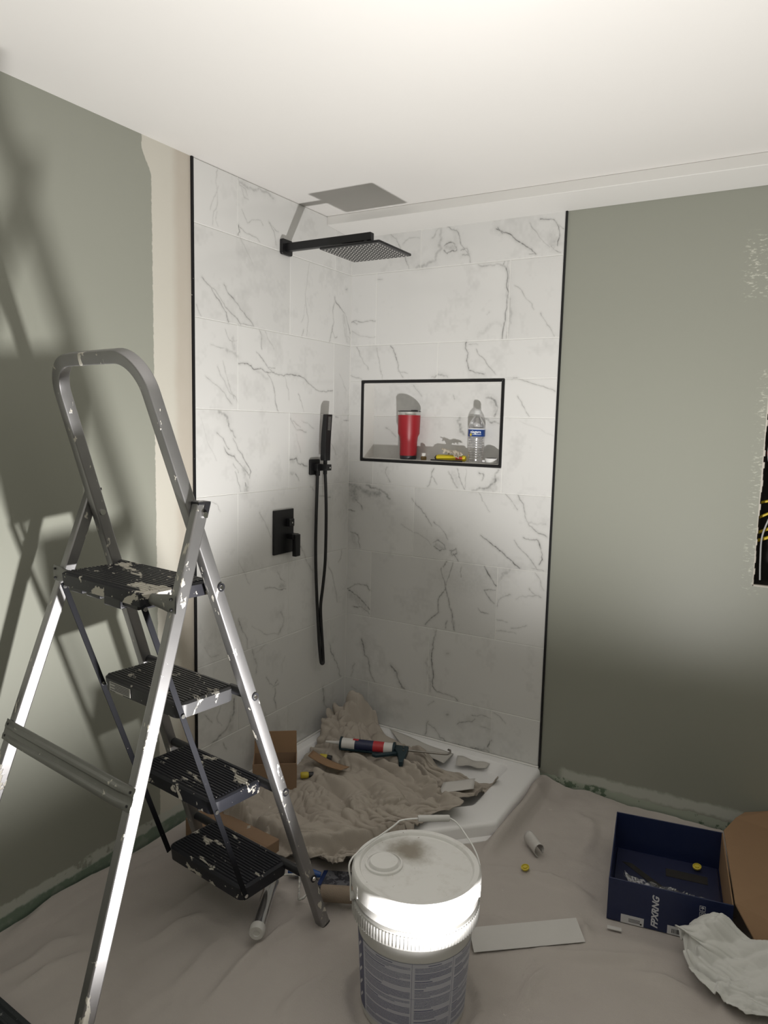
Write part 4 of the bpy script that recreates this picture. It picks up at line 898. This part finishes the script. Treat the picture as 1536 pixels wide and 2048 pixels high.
# ------------------------------------------------------------------ big blue carton on the right
M_navy = plain('navy_carton_print', (0.014, 0.022, 0.072), 0.35, var=0.1)
M_navy2 = plain('navy_carton_insert', (0.022, 0.026, 0.062), 0.3, var=0.15)
M_kraft = plain('brown_kraft_board', (0.30, 0.185, 0.105), 0.85, var=0.05, bump=0.1)
M_kraft2 = plain('brown_kraft_board_box', (0.27, 0.175, 0.11), 0.85, var=0.06, bump=0.1)
M_lblw = plain('white_sticker_paper', (0.58, 0.58, 0.60), 0.5, var=0.03)
M_print = plain('pale_print', (0.62, 0.63, 0.68), 0.5, var=0.02)
BXr = math.atan2(.17, .985)
BX = tag(empty('product_carton', (1.40, -.69, 0.006), BXr), 'open navy carton with white lettering and a brown lid, against the right-hand wall', 'box')
L_, D_, H_ = .335, .40, .132; t_ = .004
MB().box(0, L_, 0, t_, 0, H_).build('front_panel', M_navy, BX, bevel=0.0015)
MB().box(0, L_, D_-t_, D_, 0, H_).build('back_panel', M_navy, BX, bevel=0.0015)
MB().box(0, t_, t_, D_-t_, 0, H_-.002).build('side_panel', M_navy, BX, bevel=0.0015)
MB().box(L_-t_, L_, t_, D_-t_, 0, H_).build('side_panel', M_kraft, BX, bevel=0.0015)
MB().box(t_, L_-t_, t_, D_-t_, 0, .004).build('bottom_panel', M_navy, BX)
ins = MB().box(.010, L_-.012, .02, D_-.03, .0045, .018).build('insert', M_navy2, BX, bevel=0.002)
sl = MB(); sl.prism([(.03, .29), (.06, .29), (.185, .17), (.15, .17)], .0181, .0195); sl.build('insert_slot_shade', M_dark, ins)  # dark slabs laid on the insert paint the shade of cut-outs
sl = MB(); sl.box(.165, .29, .262, .305, .0181, .0195); sl.build('insert_slot_shade', M_dark, ins)
sl = MB(); sl.prism([(.03, .17), (.075, .20), (.10, .165)], .0181, .0195); sl.build('insert_slot_shade', M_dark, ins)
FRM = lambda x, z: frame((x, -.0006, z), (0, 0, 1), (-1, 0, 0))
fp = BX.children[0]
text_mesh('lettering', 'FPXRNG', .0255, M_print, fp, frame((.1335, -.0005, .056), (0, 0, 1), (-1, 0, 0)) @ Matrix.Diagonal((1.0, 1.0, 1.0, 1)), shear=.32, bold=.0007)
def sticker(x0, x1, z0, z1, kind):
    o = MB().box(x0, x1, -.0006, 0, z0, z1).build('sticker', M_lblw, fp)
    if kind == 'bars':
        x = x0 + .012
        for k in range(16):
            wd_ = random.choice((.0007, .0012, .0018)); MB().box(x, x+wd_, -.0009, -.0006, z0+.005, z1-.008).build('barcode_bar', M_blkp, o); x += wd_ + random.choice((.0007, .0012))
    else:
        for k in range(3): MB().box(x0+.022, x1-.010, -.0009, -.0006, z0+.007+.004*k, z0+.0085+.004*k).build('print_line', M_blkp, o)
        MB().box(x1-.010, x1-.005, -.0009, -.0006, z0+.004, z0+.009).build('print_mark', M_blkp, o)
sticker(.040, .104, .001, .027, 'lines'); sticker(.168, .232, .001, .027, 'bars')
for k in range(4):                                   # handling symbols in little frames
    z = .046 + .0185*k; x = .258 - .0005*k; s_ = .0078
    f_ = MB()
    for (a, b, c, d) in ((-s_, s_, -s_, -s_+.0012), (-s_, s_, s_-.0012, s_), (-s_, -s_+.0012, -s_, s_), (s_-.0012, s_, -s_, s_)): f_.box(x+a, x+b, -.0007, -.0001, z+c, z+d)
    fo = f_.build('symbol_frame', M_print, fp)
    gl = MB()
    if k == 3: gl.prism([(-.005, 0), (-.003, .004), (0, .005), (.003, .004), (.005, 0)], 0, .0005); gl.box(-.0006, .0006, -.005, 0, 0, .0005)
    elif k == 2:
        for a in (0, 120, 240): gl.v += []; gl.prism([tuple(Matrix.Rotation(math.radians(a), 2) @ Vector(q)) for q in ((-.004, -.004), (.003, -.004), (.0045, -.0015), (.0025, -.0025), (-.003, -.0025))], 0, .0005)
    elif k == 1: gl.prism([(-.004, .005), (.004, .005), (.002, 0), (.0006, -.001), (.0006, -.004), (.003, -.005), (-.003, -.005), (-.0006, -.004), (-.0006, -.001), (-.002, 0)], 0, .0005)
    else:
        for sx in (-.0035, .0015): gl.prism([(sx, -.005), (sx+.002, -.005), (sx+.002, .001), (sx+.0035, .001), (sx+.001, .005), (sx-.0015, .001), (sx, .001)], 0, .0005)
    gl.xf(Matrix.Translation((x, -.0002, z)) @ Matrix.Rotation(math.radians(90), 4, 'X')).build('symbol', M_print, fo)
# brown lid: a bent kraft sheet hinged on the right side, its tuck flap standing against the wall
Bi = BX.matrix_basis.inverted() if False else (Matrix.Translation((1.40, -.69, 0.006)) @ Matrix.Rotation(BXr, 4, 'Z')).inverted()
wl = lambda *p: tuple(Bi @ Vector(p))
A_ = (1.664, -.238, .146); B_ = (1.733, -.632, .146); C_ = (1.828, -.70, .038); Dk = (1.712, -.045, .133)
li = MB().add([wl(*p) for p in (A_, B_, C_, (2.12, -.60, .036), (2.06, -.10, .09))], [(0, 1, 2, 3, 4)]).build('lid', M_kraft, BX, solid=.004, offs=1)
MB().add([wl(*p) for p in (A_, (2.06, -.10, .09), (2.06, -.012, .20), (1.80, -.012, .150), Dk, (1.69, -.12, .142))], [(0, 1, 2, 3, 4, 5)]).build('tuck_flap', M_kraft, li, solid=.003, offs=1)
# clear crinkled bag inside the carton
M_film = thin_film('clear_plastic_film', k=.06, rough=.15, bump=.6, bs=60)
Qb = quadgrid([(1.425, -.60, .03), (1.70, -.565, .03), (1.665, -.47, .03), (1.42, -.505, .03)], 26, 70)
Pb = drape(Qb, lambda x, y: np.full(x.shape, .026), .013, 8, 5, lean=1.4)
tag(np_build(Pb, 'plastic_bag', M_film, solid=.0003), 'clear crinkled plastic bag lying inside the navy carton', 'bag')

# ------------------------------------------------------------------ white rag by the carton
M_rag = plain('white_cotton_rag', (0.66, 0.66, 0.64), 0.9, var=0.05, bump=0.25, bs=500)
def rag_ground(x, y):
    g_ = floor_h(x, y) + .004
    b = .062*np.exp(-(((x-1.70)/.06)**2 + ((y+.685)/.05)**2)) + .05*np.exp(-(((x-1.83)/.09)**2 + ((y+.76)/.08)**2)) + .03*np.exp(-(((x-1.67)/.05)**2 + ((y+.73)/.05)**2))
    return g_ + b
Qr = quadgrid([(1.60, -.72, 0), (1.70, -.675, 0), (2.02, -.80, 0), (1.77, -.93, 0)], 120, 90)
uu = np.linspace(0, 1, 120); Qr[..., 1] -= (0.035*np.sin(np.pi*uu))[:, None]*np.linspace(1, 0, 90)[None]
Qr[..., 2] = rag_ground(Qr[..., 0], Qr[..., 1])
Pr = drape(Qr, rag_ground, .024, 15, 2.6, lean=.8, octs=4, mask=(1.1-.75*np.linspace(0, 1, 120))[:, None])
tag(np_build(Pr, 'cotton_rag', M_rag, solid=.0015), 'crumpled white cotton rag beside the navy carton', 'rag')

# ------------------------------------------------------------------ small brown cartons in and by the tray
def lbox(name, loc, rz, lx, ly, h, mat, label, flap=None):
    e = tag(empty(name, loc, rz), label, 'box'); t = .003
    MB().box(-lx/2, lx/2, -ly/2, -ly/2+t, 0, h).build('side_panel', mat, e); MB().box(-lx/2, lx/2, ly/2-t, ly/2, 0, h).build('side_panel', mat, e)
    MB().box(-lx/2, -lx/2+t, -ly/2+t, ly/2-t, 0, h).build('end_panel', mat, e); MB().box(lx/2-t, lx/2, -ly/2+t, ly/2-t, 0, h).build('end_panel', mat, e)
    MB().box(-lx/2+t, lx/2-t, -ly/2+t, ly/2-t, 0, t).build('bottom_panel', mat, e)
    return e
bx = lbox('cardboard_box', (.135, -.680, .052), math.radians(37), .165, .10, .118, M_kraft2, 'small upright brown cardboard box with a raised flap, at the left of the shower tray')
fl = MB().hexa([(-.082, .047, .118), (.082, .047, .118), (.082, .050, .118), (-.082, .050, .118), (-.081, .047+.012, .200), (.080, .047+.012, .200), (.080, .050+.012, .200), (-.081, .050+.012, .200)]).build('flap', M_kraft, bx)
MB().hexa([(-.082, -.050, .118), (.082, -.050, .118), (.082, -.047, .118), (-.082, -.047, .118), (-.080, -.050-.02, .112), (.080, -.050-.02, .112), (.080, -.047-.02, .115), (-.080, -.047-.02, .115)]).build('flap', M_kraft2, bx) if False else None
MB().box(.0828, .0834, -.05, .05, .058, .0592).build('score_line', M_kraft, bx)
b2 = tag(empty('cardboard_box', (.245, -1.045, .014), math.radians(-6)), 'flat brown cardboard box half under the cloth behind the lowest ladder tread', 'box')
MB().box(-.17, .17, -.055, .055, 0, .085).build('box_body', M_kraft2, b2, bevel=.003)
MB().box(-.171, .171, -.001, .001, .0852, .0857).build('lid_seam', M_kraft, b2)

# ------------------------------------------------------------------ caulking gun with its cartridge, lying on the crumpled cloth
def ztop(x, y, r=.0):
    return max(top_at(x+dx, y+dy) for dx in (-r, 0, r) for dy in (-r, 0, r))
g0 = Vector((.155, -.372, 0)); g1 = Vector((.630, -.205, 0)); gd = (g1-g0).normalized()
zg = max(.105, ztop(.25, -.335, .02), ztop(.36, -.295, .02)) + .012
GUN = tag(empty('caulking_gun', (.155, -.372, zg), math.atan2(gd.y, gd.x)), 'dark green skeleton caulking gun with a long hooked rod, on the cloth in the tray', 'tool')
M_gun = plain('dark_green_metal', (0.018, 0.042, 0.055), 0.45, 0.3, var=0.2); M_rod = plain('steel_rod', (0.30, 0.28, 0.26), 0.35, 0.9)
gb_ = MB(); 
for yy, zz in ((-.026, -.012), (.0, -.027), (.026, -.012)): gb_.beam((.066, yy, zz), (.292, yy, zz), .006, .005)
gb_.build('cradle_rail', M_gun, GUN)
MB().tube([(.064, 0, 0), (.070, 0, 0)], .028, 22).build('front_ring', M_gun, GUN, smooth=50)
MB().tube([(.288, 0, 0), (.296, 0, 0)], .028, 22).build('rear_plate', M_gun, GUN, smooth=50)
MB().prism([(.296, -.018), (.296, .020), (.350, .018), (.352, -.02), (.348, -.125), (.334, -.128), (.316, -.055)], -.011, .011).build('handle', M_gun, GUN, bevel=.003)
MB().prism([(.312, -.025), (.318, -.042), (.232, -.086), (.214, -.078), (.214, -.066), (.232, -.066)], -.006, .006).build('trigger', M_gun, GUN, bevel=.002)
MB().tube([(.28, 0, 0), (.500, .003, 0)] + [(.512, .004, .001), (.522, .014, .004), (.520, .030, .006), (.510, .036, .006)], .0042, 8).build('plunger_rod', M_rod, GUN, smooth=60)
for k, (a, b) in enumerate(((.330, .0), (.335, -.03))): MB().tube([(a, b, .011), (a, b, .0135)], .004, 10).build('rivet', M_rod, GUN)
TUB = tag(empty('sealant_cartridge', (.155, -.372, zg), math.atan2(gd.y, gd.x)), 'white sealant cartridge with red and navy print, loaded in the caulking gun', 'cartridge')
M_tubw = plain('cartridge_white', (0.72, 0.71, 0.69), 0.35, var=0.02); M_tubr = plain('cartridge_red', (0.50, 0.03, 0.04), 0.35); M_tubn = plain('cartridge_navy', (0.02, 0.025, 0.07), 0.35)
R90 = Matrix.Rotation(math.radians(90), 4, 'Y')
MB().lathe([(.004, 0), (.0075, .050), (.011, .066), (.011, .071), (.0235, .072), (.0235, .287), (.0, .287)], 28).xf(R90).build('tube_body', M_tubw, TUB, smooth=35)
def band(x0, x1, mat, a0=0, a1=360, r=.0239):
    e = MB(); P = [[(x, r*math.cos(math.radians(a0+(a1-a0)*k/24)), r*math.sin(math.radians(a0+(a1-a0)*k/24))) for x in (x0, x1)] for k in range(25)]
    e.grid(P); return e.build('printed_band', mat, TUB, smooth=179)
band(.128, .205, M_tubn); band(.205, .250, M_tubr, 10, 330); band(.118, .142, M_tubr, 20, 110, .0242); band(.206, .236, M_tubn, -110, -20, .0242)
for x in (.150, .162, .174): band(x, x+.006, M_tubw, 30, 75, .0242)
for k in range(4): band(.084+.009*k, .089+.009*k, M_tubn, -80, -60, .0242)
band(.262, .268, M_tubn, 40, 80, .0242); band(.255, .278, M_tubn, -75, -55, .0242)

# paper, cardboard strip and yellow-ended bits in the tray
def sheet(name, pts, nu, nv, mat, label, cat, curl, solid=.0008):
    P = quadgrid(pts, nu, nv); 
    for i in range(nu):
        for j in range(nv): P[i, j, 2] += curl(i/(nu-1), j/(nv-1))
    return tag(np_build(P, name, mat, solid=solid), label, cat)
M_paper = plain('white_paper', (0.60, 0.58, 0.56), 0.8, var=0.04); M_paper2 = plain('pale_tissue_paper', (0.52, 0.50, 0.47), 0.8, var=0.05)
za_ = ztop(.76, -.36, .04) + .004
sheet('paper_scrap', [(.700, -.365, za_), (.722, -.450, za_), (.820, -.350, za_), (.790, -.268, za_)], 8, 10, M_paper, 'white paper sheet lying flat at the right end of the crumpled tray cloth', 'paper', lambda u, v: .010*math.sin(v*3)*u)
zb_ = .060
sheet('paper_strip', [(.270, -.036, .083), (.60, -.060, .060), (.60, -.155, .056), (.37, -.105, .060)], 8, 24, M_paper2, 'long pale paper strip along the back edge of the tray', 'paper', lambda u, v: .002*math.sin(v*7+u*2)+.003)
sheet('paper_strip', [(.62, -.062, .062), (.765, -.058, .062), (.755, -.085, .052), (.64, -.125, .052)], 6, 16, M_paper2, 'short crumpled pale paper strip at the back right of the tray', 'paper', lambda u, v: .004*math.sin(v*9+u*4))
zk = ztop(.24, -.51, .05) + .010
sheet('cardboard_strip', [(.150, -.455, zk), (.355, -.495, zk), (.345, -.540, zk-.006), (.165, -.51, zk-.006)], 6, 14, M_kraft, 'narrow curled brown cardboard strip beside the caulking gun', 'cardboard', lambda u, v: .018*(v-.5)**2*2 + .008*u, .002)
M_yelp = plain('yellow_plastic', (0.58, 0.47, 0.05), 0.45)
for nm, (x, y), rz, lab in (('yellow_plug', (.196, -.445), .3, 'yellow plug end sticking out above the brown cardboard strip'), ('yellow_plug', (.205, -.585), .7, 'yellow plug end on the cloth below the brown cardboard strip')):
    z = ztop(x, y, .012)
    e = tag(empty(nm, (x, y, z + .013), rz), lab, 'plug')
    MB().lathe([(0, -.016), (.010, -.016), (.0125, -.012), (.0125, .010), (.009, .016), (0, .016)], 18).xf(R90).build('plug_head', M_yelp, e, smooth=40)
    MB().tube([(.016, 0, 0), (.034, 0, -.001)], .0115, 14).build('plug_stem', M_blkp, e, smooth=50)

# ------------------------------------------------------------------ things on the floor cloth
fh = lambda x, y: float(floor_h(np.array([x]), np.array([y]))[0])
def fmax(x, y, r): return max(fh(x+a, y+b) for a in np.linspace(-r, r, 5) for b in np.linspace(-r, r, 5))
zf = fmax(1.115, -.49, .05) + .002
cp_ = MB(); P = []
for i in range(17):
    a = math.radians(-40 + 300*i/16); r = .020 + .006*i/16
    P.append([(1.075 + .060*t + r*math.cos(a)*.55, -.455 - .062*t + r*math.cos(a)*.55*.9 + .0, zf + .024 + r*math.sin(a)*.95) for t in np.linspace(0, 1, 8)])
cp_.grid(P); tag(cp_.build('curled_paper', M_paper, smooth=179, solid=.0008), 'curled white paper sheet on the floor cloth right of the tray', 'paper')
def ycap(x, y, z, label):
    e = MB().lathe([(0, .0), (.0125, .0), (.0135, .002), (.0135, .006), (.011, .007), (.0095, .004), (.007, .0035), (.006, .007), (0, .0075)], 20)
    o = e.build('yellow_disc', M_yelp, smooth=40); o.location = (x, y, z); o.rotation_euler = (.25, -.1, 0); return tag(o, label, 'cap')
ycap(1.125, -.628, fmax(1.125, -.628, .012)+.003, 'small yellow plastic cap on the floor cloth')
ycap(1.600, -.318, .035, 'small yellow plastic cap inside the navy carton')
zs = max(fmax(1.16, -.96, .04), fmax(1.30, -.86, .04)) + .003
st = tag(empty('trim_strip', (1.232, -.922, zs), math.atan2(.20, .235)), 'folded white plastic trim strip on the floor right of the pail', 'trim strip')
M_vinyl = plain('white_vinyl_strip', (0.60, 0.585, 0.57), 0.4, var=0.03)
MB().hexa([(-.163, -.040, 0), (.158, -.044, .000), (.158, -.041, .002), (-.163, -.037, .002), (-.160, .022, .024), (.160, .022, .022), (.160, .024, .024), (-.160, .024, .026)]).build('wide_face', M_vinyl, st)
MB().hexa([(-.160, .023, .024), (.160, .023, .022), (.160, .024, .024), (-.160, .024, .026), (-.158, .040, .002), (.158, .040, .002), (.158, .042, .004), (-.158, .042, .004)]).build('return_lip', M_vinyl, st)
tag(MB().box(-.020, .020, -.007, .007, 0, .004).xf(Matrix.Translation((1.434, -.737, fmax(1.434, -.737, .02)+.001)) @ Matrix.Rotation(.2, 4, 'Z')).build('plaster_chip', M_vinyl, bevel=.001), 'small white flat chip in front of the navy carton', 'chip')
# spent clear tube with white end
ta, tb2 = Vector((.508, -1.150, 0)), Vector((.620, -1.354, 0)); td = (tb2-ta).normalized()
zt_ = max(fmax(*(ta.lerp(tb2, t).to_2d()), .012) for t in (0, .25, .5, .75, 1)) + .0015
M_clr = thin_film('clear_tube_plastic', k=.10)
CT = tag(empty('clear_tube', (ta.x, ta.y, zt_ + .021), math.atan2(td.y, td.x)), 'empty clear plastic tube with a white end cap under the lowest ladder tread', 'tube')
MB().lathe([(.0195, .004), (.0205, .004), (.0205, .222), (.0195, .222), (.0195, .004)], 26, close=False).xf(R90).build('tube_wall', M_clr, CT, smooth=40)
MB().lathe([(0, .214), (.0165, .214), (.0212, .216), (.0212, .236), (.019, .2395), (.010, .2395), (.0085, .237), (0, .237)], 26).xf(R90).build('end_cap', plain('milky_cap', (0.58, 0.57, 0.55), 0.4), CT, smooth=40)
MB().lathe([(0, 0), (.0195, 0), (.0212, .002), (.0212, .014), (0, .014)], 26).xf(R90).build('end_cap', plain('milky_cap_far', (0.50, 0.48, 0.45), 0.4), CT, smooth=40)
MB().tube([(.014, .004, -.012), (.214, .004, -.012)], .0055, 10).build('inner_stick', plain('tube_inner', (0.35, 0.36, 0.38), 0.4), CT, smooth=50)
# roller frame and sleeve
zr = max(fmax(.66, -1.135, .03), fmax(.75, -1.09, .03), fmax(.60, -1.13, .03)) 
RO = tag(empty('paint_roller', (.600, -1.155, zr + .024), math.radians(27)), 'paint roller with a dirty beige sleeve on a splashed wire frame behind the ladder foot', 'paint roller')
M_slv = plain('nap_sleeve_dirty', (0.27, 0.215, 0.165), 0.95, var=0.18, bump=0.8, bs=300)
MB().lathe([(.009, .075), (.022, .075), (.0238, .080), (.0238, .250), (.022, .255), (.009, .255)], 26).xf(R90).build('sleeve', M_slv, RO, smooth=50)
M_wsp = splat('splashed_wire', (0.55, 0.54, 0.52), (0.72, 0.70, 0.66), .4, .6, s1=60, t1=.5, s2=160, t2=.6)
MB().tube(bez([(.25, 0, 0), (.06, -.004, 0), (.026, -.026, -.002), (.0155, -.029, -.004), (.012, -.015, -.006), (-.004, .086, -.012), (-.010, .097, -.012), (-.03, .097, -.012), (-.088, .090, -.012)], 8), .0036, 10).build('wire_frame', M_wsp, RO, smooth=60)
MB().tube([(-.08, .091, -.012), (-.10, .089, -.011), (-.19, .079, -.010), (-.20, .078, -.010)], [.008, .011, .012, .008], 16).build('handle', plain('pale_handle', (0.45, 0.42, 0.38), 0.5), RO, smooth=50)
# taping knife with blue handle
zk2 = max(fmax(.655, -1.0, .05), fmax(.70, -.96, .03), fmax(.58, -1.04, .03)) + .006
KN = tag(empty('taping_knife', (.655, -1.000, zk2), math.radians(18)), 'wide dark steel taping knife with a blue handle behind the ladder foot', 'putty knife')
M_blade = splat('dusty_blade', (0.075, 0.075, 0.09), (0.13, 0.13, 0.145), .45, .5, s1=30, t1=.5, s2=120, t2=.6)
MB().prism([(-.055, -.048), (.060, -.058), (.060, .052), (-.055, .036)], .0, .0016).build('blade', M_blade, KN)
MB().prism([(-.062, -.040), (-.050, -.044), (-.050, .034), (-.062, .030)], -.001, .004).build('blade_back', plain('blue_metal_back', (0.02, 0.04, 0.14), .4, .3), KN)
MB().tube([(-.062, -.004, .010), (-.09, -.006, .012), (-.14, -.012, .013), (-.165, -.014, .012)], [.008, .013, .014, .010], 16).build('handle', plain('blue_plastic', (0.02, 0.075, 0.26), .4), KN, smooth=50)
# dark corner of a plastic crate lid at the lower left edge of the picture
M_crate = splat('dark_grey_plastic', (0.032, 0.036, 0.040), (0.16, 0.165, 0.165), .45, 0, s1=30, t1=.62, s2=120, t2=.68)
CR = tag(empty('plastic_crate', (.13, -2.026, .012), math.radians(-4)), 'dark grey plastic crate on the floor beside the rear ladder leg', 'crate')
def inset(d): return [(-.02+d, -.30+d), (.47-d, -.30+d), (.47-d, .185-d), (-.02+d, .185-d)]
rg_ = [ring(inset(.008), .012, 0.0), ring(inset(.002), .012, .036), ring(inset(0), .012, .040), ring(inset(0), .012, .050), ring(inset(.004), .010, .052), ring(inset(.012), .010, .052), ring(inset(.016), .010, .047), ring(inset(.028), .010, .047), ring(inset(.031), .010, .050), ring(inset(.036), .010, .050), ring(inset(.040), .010, .043)]
m = len(rg_[0]); MB().add([p for r in rg_ for p in r], [(i*m+k, i*m+(k+1) % m, (i+1)*m+(k+1) % m, (i+1)*m+k) for i in range(len(rg_)-1) for k in range(m)] + [tuple(range(m)), tuple((len(rg_)-1)*m+k for k in range(m))]).build('crate_shell', M_crate, CR, smooth=35)

# ------------------------------------------------------------------ things in the niche
NZ = NZ0 + .0065
TU = tag(empty('travel_tumbler', (.285, .043, NZ)), 'red insulated tumbler with a steel rim in the tiled niche', 'tumbler')
M_red = plain('red_powder_coat', (0.29, 0.010, 0.017), 0.42, var=0.06)
MB().lathe([(0, .016), (.0375, .016), (.038, .075), (.0405, .098), (.0475, .112), (.0495, .19), (.0500, .1915), (0, .1915)], 40).build('cup_body', M_red, TU, smooth=35)
MB().lathe([(0, .0), (.035, .0), (.0365, .004), (.0370, .0162), (0, .0162)], 36).build('base_ring', M_blkp, TU, smooth=35)
MB().lathe([(0, .1915), (.0495, .1915), (.0495, .205), (.0485, .2065), (0, .2065)], 40).build('steel_rim', plain('brushed_steel', (0.62, 0.62, 0.60), 0.28, 1.0), TU, smooth=35)
ldd = MB().lathe([(0, .2065), (.0505, .2065), (.0515, .208), (.0505, .210), (.030, .211), (0, .211)], 40).build('lid', plain('smoky_lid', (0.03, 0.03, 0.033), 0.2), TU, smooth=35)
MB().box(.012, .040, -.008, .008, .211, .214).build('lid_slider', M_blkp, ldd, bevel=.002)
VI = tag(empty('small_vial', (.366, .035, NZ)), 'tiny amber bottle with a white cap right of the red tumbler', 'bottle')
MB().lathe([(0, 0), (.0115, 0), (.0125, .002), (.0125, .013), (.010, .016), (.008, .0165), (0, .0165)], 20).build('bottle_body', plain('amber_glass', (0.16, 0.10, 0.03), 0.15), VI, smooth=40)
MB().lathe([(0, .0165), (.0098, .0165), (.0098, .029), (.009, .030), (0, .030)], 20).build('cap', plain('vial_cap_white', (0.7, 0.69, 0.66), 0.5), VI, smooth=40)
KNF = tag(empty('utility_knife', (.50, .030, NZ + .014), math.radians(3)), 'yellow utility knife lying in the niche left of the water bottle', 'knife')
MB().lathe([(0, -.066), (.010, -.066), (.0135, -.058), (.0135, -.02), (.0125, .03), (.013, .060), (.010, .066), (0, .066)], 20).xf(R90).build('knife_body', plain('yellow_handle', (0.66, 0.52, 0.02), 0.4), KNF, smooth=40)
MB().tube([(-.066, 0, 0), (-.074, 0, -.003)], [.011, .006], 12).build('black_end', M_blkp, KNF, smooth=50)
MB().box(.025, .055, -.0137, -.0125, -.006, .006).build('red_print', plain('red_print', (0.45, 0.06, 0.04), .5), KNF)
tag(MB().tube(bez([(.41, .018, NZ+.003), (.44, .010, NZ+.0035), (.48, .006, NZ+.003), (.53, .006, NZ+.003), (.56, .012, NZ+.003)], 8), .003, 8).build('black_cord', M_blkp, smooth=60), 'short black cord lying in front of the yellow knife', 'cord')
Qn = quadgrid([(.462, .016, 0), (.478, .046, 0), (.566, .022, 0), (.540, .004, 0)], 40, 24)
def tissue_g(x, y): return np.maximum(NZ + .003, NZ + .030 - np.clip(np.abs(y-.030)-.010, 0, 1)*1.6 - np.clip((x-.535)*.5, 0, .03))
Pn = drape(Qn, tissue_g, .007, 3, 2.5, lean=.8)
tag(np_build(Pn, 'wadded_tissue', plain('soiled_tissue', (0.55, 0.49, 0.40), 0.9), solid=.0006), 'crumpled cream tissue draped over the yellow knife', 'tissue')
WBo = tag(empty('water_bottle', (.606, .044, NZ)), 'clear plastic water bottle with a blue label in the niche', 'bottle')
pr = [(0, .002), (.024, 0), (.029, .004)]
for k in range(9):
    z = .012 + .0098*k; pr += [(.0310, z), (.0318, z+.003), (.0298, z+.0065)]
pr += [(.0320, .104), (.0322, .140), (.0315, .150), (.026, .166), (.018, .180), (.0132, .188), (.0130, .194), (.0155, .195), (.0155, .197), (.0128, .198), (.0128, .204), (0, .204)]
M_btl = thin_film('bottle_plastic', k=.12, rough=.1)
pr = [(r*1.1, z) for r, z in pr]
MB().lathe(pr, 36).build('bottle_body', M_btl, WBo, smooth=30)
MB().lathe([(0, .199), (.0152, .199), (.0152, .213), (.0142, .215), (0, .215)], 24).build('cap', plain('clear_white_cap', (0.62, 0.63, 0.62), 0.35), WBo, smooth=40)
M_lb = plain('blue_label', (0.012, 0.05, 0.22), 0.3); M_lbw = plain('label_white', (0.75, 0.78, 0.82), 0.4)
lbb = MB().lathe([(.0358, .108), (.0359, .1365)], 40, close=False).build('label', M_lb, WBo, smooth=179)
MB().lathe([(.0358, .1366), (.0359, .1405)], 40, close=False).build('label_edge', M_lbw, lbb, smooth=179)
tm = text_mesh('label_lettering', 'niagara', .0165, M_lbw, lbb, Matrix.Identity(4), extrude=0, bold=.0004)
for v in tm.data.vertices:                           # wrap the word round the bottle
    a = math.radians(-74) + v.co.x/.0362; v.co = (.0363*math.cos(a), .0363*math.sin(a), .1265 + v.co.y)
sb = MB(); 
for k in range(12):
    a = math.radians(-95 + 60*k/11); sb.v += [(.0363*math.cos(a), .0363*math.sin(a), .1150), (.0363*math.cos(a), .0363*math.sin(a), .1168)]
sb.f = [(2*k, 2*k+2, 2*k+3, 2*k+1) for k in range(11)]; sb.build('label_stripe', M_lbw, lbb)
ld2 = MB(); ld2.lathe([(0, 0), (.0055, 0), (.0055, .0006), (0, .0006)], 14); a = math.radians(-107)
ld2.xf(Matrix.Translation((.0361*math.cos(a), .0361*math.sin(a), .1150)) @ Matrix.Rotation(a, 4, 'Z') @ R90).build('label_dot', M_yelp, lbb)
TP = tag(empty('tape_roll', (.680, .036, NZ + .001)), 'white roll of tape with a black core at the right end of the niche', 'tape roll')
MB().lathe([(.0205, 0), (.0265, 0), (.0265, .019), (.0205, .019), (.0205, 0)], 32, close=False).build('tape', plain('white_tape', (0.70, 0.70, 0.69), .45), TP, smooth=40)
MB().lathe([(0, -.0005), (.0203, -.0005), (.0203, .0150), (.0275, .0150) if False else (.0203, .0205), (0, .0205)], 32).build('core', M_blkp, TP, smooth=40)
MB().box(-.030, -.018, -.0295, -.024, .004, .012).build('loose_end', plain('tape_end', (0.68, 0.68, 0.68), .5), TP, bevel=.002)

# ------------------------------------------------------------------ the work lamp that lights the room (just below the frame)
q_ = LAMP_AXIS.to_track_quat('Z', 'Y').to_matrix().to_4x4()
WK = tag(empty('work_lamp', LAMP, rot=q_.to_euler()), 'small black work lamp on a post, aimed upward in front of the pail', 'lamp')
MB().box(-.07, .07, -.05, .05, -.038, -.006).build('housing', M_blkp, WK, bevel=.004)
N = NT('lamp_lens'); N.set(Base_Color=(0.9, 0.9, 0.85), Emission_Color=(1, .93, .82), Emission_Strength=6.0); 
MB().box(-.055, .055, -.038, .038, -.0062, -.0042).build('lens', N.m, WK)
qi = q_.inverted().to_3x3()
MB().beam((0, 0, -.036), tuple(qi @ Vector((0, 0, -.205))), .03, .03).build('post', M_blkp, WK, bevel=.003)
MB().beam(tuple(qi @ Vector((0, 0, -.206))), tuple(qi @ Vector((0, 0, -.196))), .14, .12).build('base', M_blkp, WK, bevel=.003)

for o in SC.objects:
    if o.parent is None and 'label' in o:
        b = o.name.split('.')[0]
        g_ = {'electrical_cable': 'cables in the wall cut-out', 'yellow_plug': 'yellow plugs in the tray', 'yellow_disc': 'yellow plastic caps', 'paper_strip': 'pale paper strips in the tray', 'cardboard_box': 'brown cardboard boxes by the tray'}.get(b)
        if g_: o['group'] = g_
